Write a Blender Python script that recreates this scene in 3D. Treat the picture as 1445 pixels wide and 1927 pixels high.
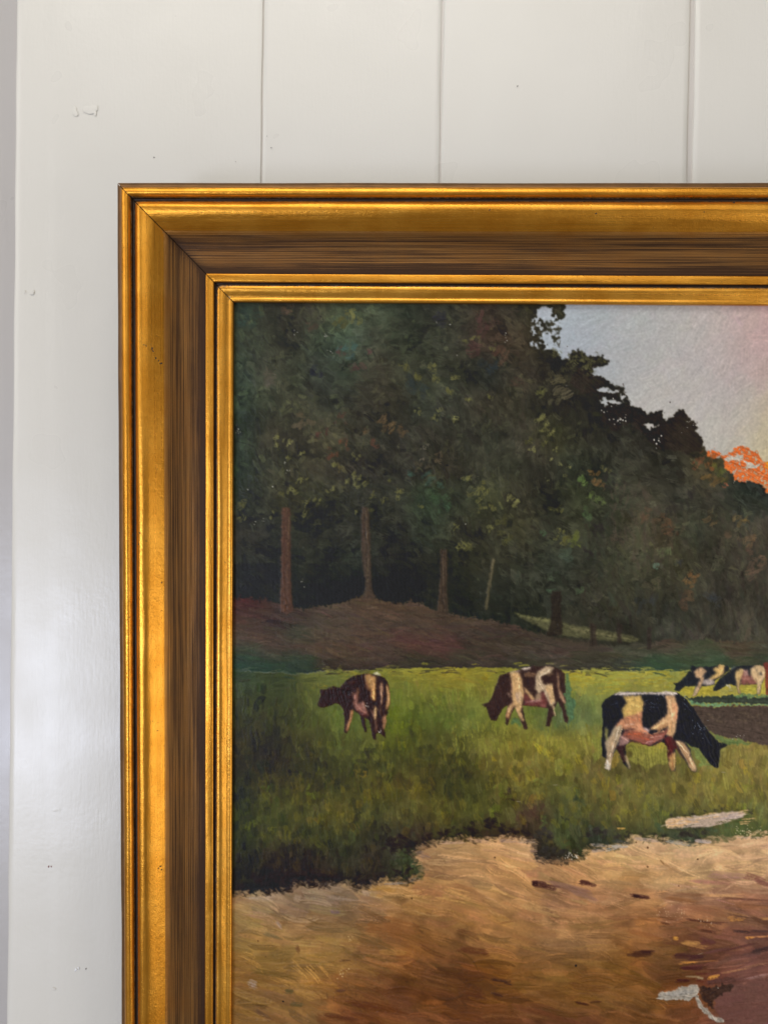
import bpy, math, random, colorsys
import numpy as np
from mathutils import Matrix, Vector

random.seed(7)
rng = np.random.default_rng(11)
scene = bpy.context.scene
COL = scene.collection
for ob in list(bpy.data.objects):
    bpy.data.objects.remove(ob)

# ------------------------------------------------------------------ camera
FOC, CX, CY = 1564.0, 722.5, 963.5          # focal length and centre in photograph pixels


def rot(a, b, c):
    ca, sa, cb, sb, cc, sc = math.cos(a), math.sin(a), math.cos(b), math.sin(b), math.cos(c), math.sin(c)
    return (np.array([[cc, -sc, 0], [sc, cc, 0], [0, 0, 1]]) @ np.array([[cb, 0, sb], [0, 1, 0], [-sb, 0, cb]])
            @ np.array([[1, 0, 0], [0, ca, -sa], [0, sa, ca]]))


# wall and picture poses seen from the camera (x right, y down, z away)
RW, OW = rot(.01068, .03, .01449), np.array([0, 0, .71])
RF, OF = rot(.05989, .04079, .01627), np.array([-.11681, -.16357, .65])
S = np.array([[1., 0, 0], [0, 0, -1], [0, 1, 0]])      # world (X, Y, Z) -> (u, v, away)
RWS = RW @ S
WU = .71 / .715


def mat4(R, t):
    M = Matrix.Identity(4)
    for i in range(3):
        for j in range(3):
            M[i][j] = R[i, j]
        M[i][3] = t[i]
    return M


cam = bpy.data.cameras.new('camera')
cam_ob = bpy.data.objects.new('camera', cam)
COL.objects.link(cam_ob)
cam.sensor_fit = 'VERTICAL'
cam.sensor_height = 24.0
cam.lens = 24.0 * FOC / 1927.0
cam.clip_start, cam.clip_end = .02, 50
cam_ob.matrix_world = mat4(RWS.T @ np.diag([1., -1, -1]), -RWS.T @ OW)
scene.camera = cam_ob

# ------------------------------------------------------------------ light
world = bpy.data.worlds.new('World')
scene.world = world
world.use_nodes = True
bg = world.node_tree.nodes['Background']
bg.inputs[0].default_value = (1.0, .94, .84, 1)
bg.inputs[1].default_value = .18


def lamp(name, loc, target, sx, sy, watts, colour):
    l = bpy.data.lights.new(name, 'AREA')
    l.shape, l.size, l.size_y, l.energy, l.color = 'RECTANGLE', sx, sy, watts, colour
    o = bpy.data.objects.new(name, l)
    COL.objects.link(o)
    o.location = loc
    o.rotation_euler = (Vector(target) - Vector(loc)).to_track_quat('-Z', 'Y').to_euler()
    return o


lamp('ceiling_light', (-.18, -1.35, 1.55), (0, 0, .1), 1.55, .8, 14, (1.0, .955, .875))
lamp('window_light', (-1.75, -1.25, .75), (0, 0, 0), 1.0, 1.3, 8, (1.0, .95, .88))
lamp('low_window_light', (-1.62, -2.55, -.80), (0, 0, 0), 1.0, .95, 34, (.72, .79, 1.0))
lamp('side_fill_light', (1.65, -1.25, -.85), (0, 0, -.2), 1.2, 1.2, 10, (1.0, .95, .88))  # added room fill from the right for the left moulding's highlights
lamp('room_fill_light', (.5, -3.2, 1.05), (0, 0, 0), 2.4, 1.4, 11.5, (1.0, .97, .93))  # added broad light standing for the bright room behind the camera
scene.view_settings.view_transform = 'Standard'
scene.view_settings.look = 'None'
scene.view_settings.exposure = 0
scene.view_settings.gamma = 1


# ------------------------------------------------------------------ helpers
def lin(c):
    c = np.asarray(c, float)
    return np.where(c <= .04045, c / 12.92, ((c + .055) / 1.055) ** 2.4)


def empty(name, loc=(0, 0, 0), label=None, cat=None):
    o = bpy.data.objects.new(name, None)
    COL.objects.link(o)
    o.location = loc
    o.empty_display_size = .05
    if label:
        o['label'] = label
    if cat:
        o['category'] = cat
    return o


def mesh_ob(name, verts, faces, mat, parent=None, smooth=True, uv=None, label=None):
    me = bpy.data.meshes.new(name)
    verts = np.asarray(verts, np.float32)
    faces = np.asarray(faces, np.int32)
    n = faces.shape[1]
    me.vertices.add(len(verts))
    me.vertices.foreach_set('co', verts.ravel())
    me.loops.add(faces.size)
    me.loops.foreach_set('vertex_index', faces.ravel())
    me.polygons.add(len(faces))
    me.polygons.foreach_set('loop_start', np.arange(0, faces.size, n, dtype=np.int32))
    if uv is not None:
        l = me.uv_layers.new(name='uv')
        l.data.foreach_set('uv', np.asarray(uv, np.float32)[faces.ravel()].ravel())
    me.polygons.foreach_set('use_smooth', np.full(len(faces), smooth, bool))
    me.update(calc_edges=True)
    if mat:
        me.materials.append(mat)
    o = bpy.data.objects.new(name, me)
    COL.objects.link(o)
    if parent:
        o.parent = parent
    if label:
        o['label'] = label
    return o


def grid_faces(nr, nc):
    i = np.arange(nr * nc).reshape(nr, nc)
    return np.stack([i[:-1, :-1], i[1:, :-1], i[1:, 1:], i[:-1, 1:]], -1).reshape(-1, 4)


def smooth_noise(shape, sigma, seed, sy=None):
    g = np.random.default_rng(seed).standard_normal(shape).astype(np.float32)
    fy = np.fft.fftfreq(shape[0])[:, None]
    fx = np.fft.rfftfreq(shape[1])[None]
    k = np.exp(-2 * (math.pi ** 2) * ((fx * sigma) ** 2 + (fy * (sigma if sy is None else sy)) ** 2))
    a = np.fft.irfft2(np.fft.rfft2(g) * k, s=shape)
    return (a / a.std()).astype(np.float32)


class NT:
    """small helper round a node tree"""
    def __init__(self, name):
        self.m = bpy.data.materials.new(name)
        self.m.use_nodes = True
        self.t = self.m.node_tree
        self.b = self.t.nodes['Principled BSDF']

    def n(self, kind, **kw):
        nd = self.t.nodes.new(kind)
        for k, v in kw.items():
            if k[0] == '_':
                nd.inputs[k[1:].replace('_', ' ')].default_value = v
            else:
                setattr(nd, k, v)
        return nd

    def l(self, a, b):
        self.t.links.new(a, b)

    def mixc(self, fac, a, b):
        nd = self.n('ShaderNodeMix', data_type='RGBA')
        for idx, v in ((0, fac), (6, a), (7, b)):
            if hasattr(v, 'is_linked') or hasattr(v, 'links'):
                self.l(v, nd.inputs[idx])
            else:
                nd.inputs[idx].default_value = v if idx == 0 else (*v, 1)
        return nd.outputs[2]

    def ramp(self, src, a, b, lo=0., hi=1.):
        nd = self.n('ShaderNodeMapRange')
        self.l(src, nd.inputs[0])
        for i, v in enumerate((a, b, lo, hi)):
            nd.inputs[i + 1].default_value = v
        return nd.outputs[0]

    def math(self, op, a, b=None):
        nd = self.n('ShaderNodeMath', operation=op)
        for i, v in enumerate((a, b)):
            if v is None:
                continue
            if hasattr(v, 'links'):
                self.l(v, nd.inputs[i])
            else:
                nd.inputs[i].default_value = v
        return nd.outputs[0]

    def noise(self, vec, scale, detail=3., rough=.55):
        nd = self.n('ShaderNodeTexNoise')
        nd.inputs['Scale'].default_value = scale
        nd.inputs['Detail'].default_value = detail
        nd.inputs['Roughness'].default_value = rough
        if vec is not None:
            self.l(vec, nd.inputs['Vector'])
        return nd.outputs['Fac']

    def mapped(self, vec, scale):
        nd = self.n('ShaderNodeMapping')
        self.l(vec, nd.inputs[0])
        nd.inputs['Scale'].default_value = scale
        return nd.outputs[0]

    def bump(self, h, strength, dist, prev=None):
        nd = self.n('ShaderNodeBump')
        nd.inputs['Strength'].default_value = strength
        nd.inputs['Distance'].default_value = dist
        self.l(h, nd.inputs['Height'])
        if prev is not None:
            self.l(prev, nd.inputs['Normal'])
        return nd.outputs[0]


# ------------------------------------------------------------------ materials
def wall_paint(name, col):
    k = NT(name)
    tc = k.n('ShaderNodeTexCoord').outputs['Object']
    big = k.noise(tc, 7, 3)
    base = k.mixc(k.ramp(big, .3, .7), tuple(c * f for c, f in zip(col, (.985, .983, .975))), col)
    k.l(base, k.b.inputs['Base Color'])
    k.l(k.ramp(k.noise(tc, 16, 2), .3, .7, .26, .36), k.b.inputs['Roughness'])
    k.b.inputs['Specular IOR Level'].default_value = .62
    fine = k.noise(k.mapped(tc, (420, 420, 60)), 1, 2)
    orange = k.noise(tc, 210, 2)
    b1 = k.bump(fine, .08, .001)
    b2 = k.bump(orange, .10, .001, b1)
    b3 = k.bump(k.noise(tc, 18, 1), .12, .004, b2)
    k.l(b3, k.b.inputs['Normal'])
    return k.m


WALL = wall_paint('wall_paint', (.775, .75, .685))
GAP = wall_paint('shaded_joint_paint', (.66, .62, .57))  # shade of the recessed joints put into the paint colour
WALL2 = wall_paint('darker_wall_paint', (.50, .475, .455))  # recessed corner board, set darker than the other boards


def plain(name, col, rough=.6, metal=0.):
    k = NT(name)
    tc = k.n('ShaderNodeTexCoord').outputs['Object']
    k.l(k.mixc(k.ramp(k.noise(tc, 90, 4), .3, .7), tuple(c * .75 for c in col), tuple(min(1, c * 1.2) for c in col)), k.b.inputs['Base Color'])
    k.b.inputs['Roughness'].default_value = rough
    k.b.inputs['Metallic'].default_value = metal
    return k.m


FLECK_DARK = plain('dark_fleck', (.24, .21, .19))
FLECK_RED = plain('red_fleck', (.28, .12, .11))
FLECK_WHITE = plain('white_fleck', (.86, .85, .84), .3)
RAW_WOOD = plain('stained_wood', (.085, .045, .022), .55)
LINEN = plain('raw_linen', (.36, .29, .20), .9)


def gilt(name, gold, dark, wear=.5, streak=0., rough=(.24, .36), metal=.94):
    """antique gold over dark ground; uv.x runs along the moulding in metres, uv.y across it;
    the attribute 'dirt' holds the toned wash left in the hollows"""
    k = NT(name)
    uv = k.n('ShaderNodeUVMap').outputs[0]
    obj = k.n('ShaderNodeTexCoord').outputs['Object']
    dirt = k.n('ShaderNodeAttribute', attribute_name='dirt').outputs['Fac']
    cloud = k.noise(obj, 34, 5, .6)
    brush = k.noise(k.mapped(uv, (9, 760, 1)), 1, 4, .62)
    brush2 = k.noise(k.mapped(uv, (12, 2400, 1)), 1, 3, .6)
    speck = k.noise(obj, 620, 3, .7)
    g2 = tuple(c * f for c, f in zip(gold, (.80, .70, .50)))
    base = k.mixc(k.ramp(cloud, .34, .66), gold, g2)
    # laps of the leaf: each sheet takes the light a little differently
    sx = k.n('ShaderNodeSeparateXYZ')
    k.l(uv, sx.inputs[0])
    wn = k.n('ShaderNodeTexWhiteNoise', noise_dimensions='1D')
    k.l(k.math('FLOOR', k.math('ADD', k.math('MULTIPLY', sx.outputs[0], 12.5), k.math('MULTIPLY', k.noise(obj, 25, 2), .10))), wn.inputs['W'])
    base = k.mixc(k.math('MULTIPLY', wn.outputs[0], .22), base, g2)
    base = k.mixc(k.math('MULTIPLY', k.ramp(brush2, .48, .70), .30 if streak else .12), base, dark)
    # wash in the hollows, its edge broken by fine noise
    d = k.math('ADD', dirt, k.math('MULTIPLY', k.math('SUBTRACT', speck, .5), 1.1))
    d = k.math('ADD', d, k.math('MULTIPLY', k.math('SUBTRACT', brush, .5), .5))
    dm = k.ramp(d, .42, .70)
    sp = k.math('MULTIPLY', k.ramp(speck, .635, .70), wear)
    m = k.math('MAXIMUM', dm, sp)
    if streak:
        brush3 = k.noise(k.mapped(uv, (5, 1400, 1)), 1, 3, .6)
        patch = k.noise(k.mapped(uv, (7, 70, 1)), 1, 3, .6)
        s = k.math('ADD', k.math('MULTIPLY', brush3, .56), k.math('MULTIPLY', brush2, .44))
        s = k.math('ADD', s, k.math('MULTIPLY', brush, .14))
        s = k.math('ADD', s, k.math('MULTIPLY', k.math('SUBTRACT', patch, .5), .20))
        s = k.math('ADD', s, k.math('MULTIPLY', k.math('SUBTRACT', cloud, .5), .12))
        s = k.math('SUBTRACT', s, k.math('MULTIPLY', dirt, .25))
        m = k.ramp(s, streak - .12, streak + .16, 1., .08)
    col = k.mixc(m, base, dark)
    if not streak:      # pale dust and worn gesso along the rim of the hollows
        du = k.math('MULTIPLY', k.ramp(dirt, .30, .48), k.ramp(dirt, .95, .80))
        du = k.math('MULTIPLY', du, k.ramp(k.noise(obj, 480, 3, .7), .50, .60))
        col = k.mixc(k.math('MULTIPLY', du, .75), col, (.36, .245, .145))
    k.l(col, k.b.inputs['Base Color'])
    k.l(k.ramp(m, 0, 1, metal, .15), k.b.inputs['Metallic'])
    r = k.ramp(brush, .3, .7, *rough)
    k.l(k.math('ADD', r, k.math('MULTIPLY', m, .10)), k.b.inputs['Roughness'])
    b1 = k.bump(k.math('ADD', k.math('MULTIPLY', brush, .5), k.math('MULTIPLY', brush2, .5)), .22 if streak else .10, .0008)
    b2 = k.bump(k.noise(obj, 300, 3), .22, .0008, b1)
    b2 = k.bump(k.noise(obj, 1300, 2), .35, .0004, b2)
    b3 = k.bump(m, .25, -.0003, b2)
    k.l(b3, k.b.inputs['Normal'])
    if streak:
        k.l(k.ramp(m, 0, 1, .5, .16), k.b.inputs['Specular IOR Level'])
    return k.m


GOLD = (.88, .41, .052)
UMBER = (.035, .018, .010)
EDGE = plain('bronzed_edge', (.20, .098, .032), .42, .55)
GILT = gilt('antique_gilt', GOLD, UMBER)
GILT_LINER = gilt('liner_gilt', (.92, .455, .07), UMBER, wear=.6)
COVE = gilt('umber_washed_gilt', (.55, .265, .065), (.050, .0225, .009), wear=.3, streak=.558, rough=(.32, .44), metal=.85)


def oil_paint():
    k = NT('oil_paint')
    a = k.n('ShaderNodeAttribute', attribute_name='pigment').outputs['Color']
    obj = k.n('ShaderNodeTexCoord').outputs['Object']
    k.l(a, k.b.inputs['Base Color'])
    k.l(k.ramp(k.noise(obj, 30, 3), .3, .7, .36, .52), k.b.inputs['Roughness'])
    k.b.inputs['Specular IOR Level'].default_value = .27
    # linen weave under the paint
    wob = k.n('ShaderNodeVectorMath', operation='ADD')
    nz = k.n('ShaderNodeTexNoise')
    nz.inputs['Scale'].default_value = 60
    k.l(obj, nz.inputs['Vector'])
    sc = k.n('ShaderNodeVectorMath', operation='SCALE')
    sc.inputs['Scale'].default_value = .0011
    k.l(nz.outputs['Color'], sc.inputs[0])
    k.l(obj, wob.inputs[0])
    k.l(sc.outputs[0], wob.inputs[1])
    ws = []
    for d in ('X', 'Z'):
        w = k.n('ShaderNodeTexWave', wave_type='BANDS', bands_direction=d)
        w.inputs['Scale'].default_value = 2 * math.pi / 20 / .00105
        w.inputs['Distortion'].default_value = 0
        k.l(wob.outputs[0], w.inputs['Vector'])
        ws.append(w.outputs['Fac'])
    weave = k.math('MULTIPLY', ws[0], ws[1])
    amt = k.ramp(k.noise(obj, 14, 3), .35, .65, .35, 1.)
    b1 = k.bump(k.math('MULTIPLY', weave, amt), .40, .00035)
    b2 = k.bump(k.noise(obj, 900, 2), .06, .0006, b1)
    k.l(b2, k.b.inputs['Normal'])
    return k.m


PAINT = oil_paint()

# ------------------------------------------------------------------ the panelled wall
wall = empty('panelled_wall', (0, 0, 0))
wall['kind'] = 'structure'
wall['label'] = 'cream painted panelled wall of wide upright boards behind the gold frame'


def board(u0, u1, y, mat, bev=(.0012, .0012), step=None, seed=0, thick=.018):
    v0, v1 = -.80, .80
    nu = max(8, int((u1 - u0) / .004))
    us = np.concatenate([[u0, u0, u0 + bev[0] * .3], np.linspace(u0 + bev[0], u1 - bev[1], nu), [u1 - bev[1] * .3, u1, u1]])
    ys = np.zeros(len(us))
    ys[0] = ys[-1] = thick
    ys[1], ys[2] = bev[0], bev[0] * .3
    ys[-2], ys[-3] = bev[1], bev[1] * .3
    vs = np.linspace(v0, v1, 260)
    U, V = np.meshgrid(us, vs)
    wob = smooth_noise((260, len(us)), 6, 100 + seed, 16) * .00022 + smooth_noise((260, len(us)), 2.5, 200 + seed, 5) * .00005
    wob[:, :3] *= .3
    wob[:, -3:] *= .3
    edge = smooth_noise((260, 1), 1, 300 + seed, 3) * .00018
    U = U + np.where((U < u0 + .001) | (U > u1 - .001), edge, 0)
    Y = y + ys[None] + wob
    if step:
        Y = Y + step[1] / (1 + np.exp(-(U - step[0] - V * .012) / .0005))
    P = np.stack([U, Y, -V], -1).reshape(-1, 3)
    return mesh_ob('wall_board', P, grid_faces(len(vs), len(us)), mat, wall)


bs = np.array([-.32521, -.1092, .04416, .25492]) * WU
boards = [
    board(bs[0], bs[1] - .0006, 0, WALL, (.0030, .0008), step=(bs[0] + .036, -.0003), seed=1),
    board(bs[1] + .0006, bs[2] - .0006, .0003, WALL, (.0006, .0010), seed=2),
    board(bs[2] + .0006, bs[3] - .0022, .0002, WALL, (.0014, .0010), seed=3),
    board(bs[3] + .0022, .62, .0010, WALL, (.0012, .0012), seed=4),
]
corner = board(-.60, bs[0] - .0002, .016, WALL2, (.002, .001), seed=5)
for jx, jw, jd in ((bs[1], .004, .0011), (bs[2], .004, .0012), (bs[3], .008, .0024)):
    P = [(x, jd, z) for x in (jx - jw, jx + jw) for z in (-.8, .8)]
    mesh_ob('joint_fillet', [P[0], P[1], P[3], P[2]], [(0, 1, 2, 3)], GAP, wall, False)


def px_to_wall(x, y, depth=0.):
    d = np.array([(x - CX) / FOC, (y - CY) / FOC, 1.])
    n = RW[:, 2]
    p = d * (n @ OW) / (n @ d)
    w = RWS.T @ (p - OW)
    return np.array([w[0], depth, w[2]])


def fleck(x, y, r, mat, parent, name='paint_fleck', asp=1., h=.0002):
    c = px_to_wall(x, y)
    m = 11
    ring = []
    for rr, hh in ((1., 0.00005), (.75, h * .8), (.35, h)):
        for i in range(m):
            a = 2 * math.pi * i / m
            q = rr * r * (1 + .28 * math.sin(2 * a + x) + .16 * math.sin(3 * a + y))
            ring.append((c[0] + q * math.cos(a) * asp, c[1] - .0009 - hh, c[2] + q * math.sin(a)))
    ring = np.array(ring)
    f = []
    for k in range(2):
        for i in range(m):
            j = (i + 1) % m
            f.append((k * m + i, k * m + j, (k + 1) * m + j, (k + 1) * m + i))
    ring = np.vstack([ring, [ring[2 * m:].mean(0)]])
    f += [(2 * m + i, 2 * m + (i + 1) % m, 3 * m, 3 * m) for i in range(m)]
    o = mesh_ob(name, ring, np.array(f)[:2 * m], mat, parent)
    bm_faces = [(2 * m + i, 2 * m + (i + 1) % m, 3 * m) for i in range(m)]
    me = o.data
    me.clear_geometry()
    me.from_pydata([tuple(v) for v in ring], [], [tuple(q) for q in f[:2 * m]] + bm_faces)
    for p in me.polygons:
        p.use_smooth = True
    return o


fleck(291, 297, .0006, FLECK_DARK, boards[0])
fleck(444, 305, .00035, FLECK_DARK, boards[0])
fleck(503, 257, .0004, FLECK_DARK, boards[1], asp=.7)
fleck(511, 279, .0004, FLECK_DARK, boards[1], asp=1.8)
fleck(973, 163, .0004, FLECK_DARK, boards[2], asp=2.)
fleck(93, 1630, .0007, FLECK_RED, boards[0])
fleck(98, 1630, .0006, FLECK_RED, boards[0])
fleck(163, 1822, .0006, FLECK_DARK, boards[0])
fleck(144, 1824, .0012, FLECK_WHITE, boards[0])
fleck(149, 1821, .0010, FLECK_WHITE, boards[0])
fleck(142, 211, .0036, WALL, boards[0], 'paint_blob', .8, 0.00023)
fleck(171, 207, .0046, WALL, boards[0], 'paint_blob', 1.2, 0.00016)
fleck(180, 214, .0018, WALL, boards[0], 'paint_blob', .9, 0.00019)
fleck(62, 551, .0016, WALL, boards[0], 'paint_blob', 1.4, 0.00011)
fleck(48, 549, .0009, WALL, boards[0], 'paint_blob', 1., 0.00011)
fleck(108, 1523, .0022, WALL, boards[0], 'paint_blob', 1.5, 0.00010)
fleck(103, 1860, .0014, WALL, boards[0], 'paint_blob', 1., 0.00011)

# ------------------------------------------------------------------ the framed painting
WIDTH, CU, CV = .0843, .470, .620         # moulding width, visible canvas
Q0 = np.array([CU / 2, CV + WIDTH, .018])
pic = empty('framed_painting', label='gold framed oil painting of black and white cows grazing below dark trees', cat='painting')
Rp = RWS.T @ RF @ S
pic.matrix_world = mat4(Rp, RWS.T @ (OF + RF @ Q0 - OW))


def loc(u, v, h):
    """canvas coordinates (right, down, towards the viewer) -> local to the painting"""
    return np.stack([u - Q0[0], -h - Q0[2], -(v - Q0[1])], -1)


# profile across the moulding: (across mm, height mm, dirt)
SECT = {
    'outer_edge': (EDGE, [(-2.4, 12., 0), (-2.3, 15.6, 0), (-.8, 17.4, 0), (.9, 18.3, 0), (1.3, 18.35, 0)]),
    'gilded_bead': (GILT, [(1.3, 18.35, .75), (1.7, 19.2, .2), (2.9, 20.9, 0), (5.2, 21.9, 0), (6.8, 21.9, 0), (8.2, 20.9, .05), (9.2, 19.2, .35), (9.8, 17.4, 1.), (10.6, 16.6, 1.), (11.2, 16.8, 1.)]),
    'gilded_ogee': (GILT, [(11.2, 16.8, 1.), (11.9, 18.4, .75), (12.8, 19.8, .48), (14.0, 21.0, .16), (15.8, 22.0, 0), (18.0, 22.3, 0), (20.4, 21.9, 0), (23.0, 20.8, 0), (25.8, 19.0, 0), (28.6, 16.8, .05), (31.0, 14.8, .05), (32.6, 13.4, .18)]),
    'brown_cove': (COVE, [(32.6, 13.4, -.9), (33.8, 12.5, -.45), (35.4, 11.2, -.05), (37.8, 9.5, .2), (41.5, 7.4, .30), (45., 6.0, .26), (48., 5.2, .20), (52., 4.6, .22), (55.5, 4.4, .36), (58., 4.4, .55), (60.5, 4.5, .85), (63.2, 4.7, 1.1)]),
    'gilt_fillet': (GILT, [(63.2, 4.7, .9), (63.35, 6.9, .12), (63.8, 7.3, 0), (66.4, 7.5, 0), (69.0, 7.3, 0), (69.7, 6.9, .1), (69.9, 4.6, 1.), (70.7, 3.8, 1.), (71.2, 4.0, 1.)]),
    'gilt_liner': (GILT_LINER, [(71.2, 4.0, 1.), (71.8, 5.6, .7), (72.8, 6.5, .42), (74.4, 6.9, .05), (76.4, 6.5, 0), (78.4, 5.5, 0), (80.2, 4.5, .08), (81.0, 4.2, .2), (81.9, 4.6, 0), (83.0, 4.6, 0), (83.9, 4.0, 0), (84.3, 3.0, .15), (84.3, -2.5, .9)]),
}


def densify(pts, step=.45):
    pts = np.array(pts)
    # Catmull-Rom through the profile points
    out = []
    n = len(pts)
    for i in range(n - 1):
        p0, p1, p2, p3 = pts[max(i - 1, 0)], pts[i], pts[i + 1], pts[min(i + 2, n - 1)]
        d = np.hypot(*(p2 - p1)[:2])
        m = max(1, int(d / step))
        for t in np.arange(m) / m:
            q = .5 * ((2 * p1) + (-p0 + p2) * t + (2 * p0 - 5 * p1 + 4 * p2 - p3) * t * t + (-p0 + 3 * p1 - 3 * p2 + p3) * t ** 3)
            out.append(q)
    out.append(pts[-1])
    return np.array(out)


def rail(side, label):
    """one mitred length of moulding; the four sides differ by where 'along' and 'across' point"""
    full = (CU if side in ('top', 'bottom') else CV)

    def place(al, ac, h):
        # al from the first corner of the sight edge, ac across from the outer edge
        o = ac - WIDTH
        if side == 'top':
            return loc(al, o, h)
        if side == 'bottom':
            return loc(CU - al, CV - o, h)
        if side == 'left':
            return loc(o, CV - al, h)
        return loc(CU - o, al, h)
    gap = {'top': (.00025, 0.), 'left': (0., .00035)}.get(side, (.0002, .0002))
    nl = 220
    sh = .0006 if side == 'left' else 0.
    # the wooden core behind the gilding
    cs = np.array([(-2.0, -18), (-2.0, 11), (4, 15), (9, 14), (18, 17), (32, 9), (46, 2.5), (70, 2.), (84, -2.8), (84, -18)]) * .001
    al = np.linspace(0, 1, 2)
    A = np.stack([np.array([c[0] - WIDTH for c in cs]), np.array([full + WIDTH - c[0] for c in cs])])
    C = np.tile(cs[:, 0], (2, 1))
    Hh = np.tile(cs[:, 1], (2, 1))
    core = mesh_ob('frame_rail', place(A, C, Hh).reshape(-1, 3), grid_faces(2, len(cs)), RAW_WOOD, pic, False, label=label)
    seed = {'top': 1, 'bottom': 2, 'left': 3, 'right': 4}[side]
    for nm, (mat, prof) in SECT.items():
        pr = densify(prof)
        ac = pr[:, 0] * .001
        t = np.linspace(0, 1, nl)[:, None]
        a0 = ac - WIDTH + gap[0] * 1.4
        a1 = full + WIDTH - ac - gap[1] * 1.4
        AL = a0[None] * (1 - t) + a1[None] * t
        AC = np.tile(ac, (nl, 1))
        HH = np.tile(pr[:, 1] * .001, (nl, 1))
        HH = HH + smooth_noise(HH.shape, 3, seed * 31 + len(pr), 5) * .00007 + smooth_noise((nl, 1), 1, seed, 9) * .00008
        if nm == 'outer_edge':
            AC = AC + np.where(AC < .002, smooth_noise((nl, 1), 1, seed + 9, 6) * .00008, 0)
        P = place(AL, AC, HH).reshape(-1, 3)
        uv = np.stack([AL + seed * 1.37, AC], -1).reshape(-1, 2)
        o = mesh_ob(nm, P, grid_faces(nl, len(pr)), mat, core, True, uv)
        at = o.data.attributes.new('dirt', 'FLOAT', 'POINT')
        D = np.tile(np.clip(pr[:, 2], -1.3, 1.2), (nl, 1)) + 0
        # a little grime gathers at the mitres
        dist = np.minimum(AL - a0[None], a1[None] - AL)
        D = D + .35 * np.exp(-dist / .0035) * (nm != 'gilt_fillet')
        at.data.foreach_set('value', D.astype(np.float32).ravel())
    return core


rail('top', 'top length of gold and brown moulding running above the trees')
rail('left', 'left upright length of gold and brown moulding beside the white boards')
rail('right', None)
rail('bottom', None)


CHIP = plain('chipped_gesso', (.06, .03, .018), .7)
HPROF = np.array(sum([p for _, p in SECT.values()], []))[:, :2] * .001


def chip(x, y, r, asp=1.):
    """a small loss in the gold leaf, laid on the left or top moulding at picture position x, y"""
    d = np.array([(x - CX) / FOC, (y - CY) / FOC, 1.])
    h = .02
    for _ in range(4):
        n = RF[:, 2]
        o = OF - n * h
        p = d * (n @ o) / (n @ d)
        q = RF.T @ (p - OF)
        h = float(np.interp(WIDTH + min(q[0], q[1]), HPROF[:, 0], HPROF[:, 1]))
    side = 'left' if q[0] < q[1] else 'top'
    m, vs, us = 9, [], []
    for i in range(m):
        a = 2 * math.pi * i / m
        rr = r * (1 + .35 * math.sin(2 * a + x) + .2 * math.sin(3 * a + y))
        us.append(q[0] + rr * math.cos(a) * (1 if side == 'left' else asp))
        vs.append(q[1] + rr * math.sin(a) * (asp if side == 'left' else 1))
    us, vs = np.array(us + [q[0]]), np.array(vs + [q[1]])
    ac = WIDTH + (us if side == 'left' else vs)
    hs = np.interp(ac, HPROF[:, 0], HPROF[:, 1]) + .00022
    return mesh_ob('gilding_chip', loc(us, vs, hs), [(i, (i + 1) % m, m) for i in range(m)], CHIP, bpy.data.objects[RAILS[side]], False)


RAILS = {o.name: o for o in pic.children}
RAILS = {'top': 'frame_rail', 'left': 'frame_rail.001'}
for x, y, r, a in ((254, 616, .0007, 1.3), (262, 652, .0006, .7), (272, 649, .0008, .5), (276, 651, .0006, .6), (287, 656, .0007, 1.2), (289, 661, .0006, 1), (294, 674, .0006, 1), (299, 679, .0005, 1), (304, 684, .0008, 1), (229, 454, .0004, 1), (231, 512, .0004, 1),
                   (264, 1003, .0006, 1), (262, 1024, .0006, 1), (276, 1018, .0005, .6), (305, 1096, .0005, 1.2), (297, 1375, .0006, .6), (303, 1630, .0006, 1), (299, 1634, .0005, 1), (305, 1636, .0005, 1), (921, 395, .0006, 1), (1121, 402, .0006, 1), (603, 330 + 60, .0004, 1), (1324, 399, .0004, 1), (1380, 381, .0006, 2)):
    chip(x, y, r, a)

# ------------------------------------------------------------------ the picture: pigment and relief
# The picture is painted stroke by stroke into two arrays (colour and paint thickness) laid over
# the canvas; 'x, y' below are picture coordinates, one unit is about 0.42 mm of canvas. Colours also hold the light gradient and varnish sheen.
X0, Y0, X1, Y1, ST = 428., 558., 1602., 2112., 1.25
NW, NH = int((X1 - X0) / ST), int((Y1 - Y0) / ST)
XX, YY = np.meshgrid(X0 + np.arange(NW, dtype=np.float32) * ST, Y0 + np.arange(NH, dtype=np.float32) * ST)
RGB = np.zeros((NH, NW, 3), np.float32)
HGT = np.zeros((NH, NW), np.float32)
LAB = np.zeros((NH, NW), np.int16)
N2, N4, N8, N20, N60 = (smooth_noise((NH, NW), s / ST, i + 40) for i, s in enumerate((1.6, 4, 8, 20, 60)))
GRAIN = smooth_noise((NH, NW), .9, 60)
# the threads of the linen: dry paint catches on them
THREAD = (.6 * np.sin(XX * 2 * math.pi / 3.1 + N20 * 2 + N4) * np.sin(YY * 2 * math.pi / 3.1 + N20[::-1] * 2 + N4[::-1]) + .5 * GRAIN).astype(np.float32)


def ctl(txt):
    """'y: x r g b, x r g b ...' lines -> control colours"""
    out = []
    for line in txt.strip().split('\n'):
        y, rest = line.split(':')
        for q in rest.split(','):
            v = [float(t) for t in q.split()]
            if v:
                out.append((v[0], float(y), v[1], v[2], v[3]))
    return np.array(out)


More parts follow.
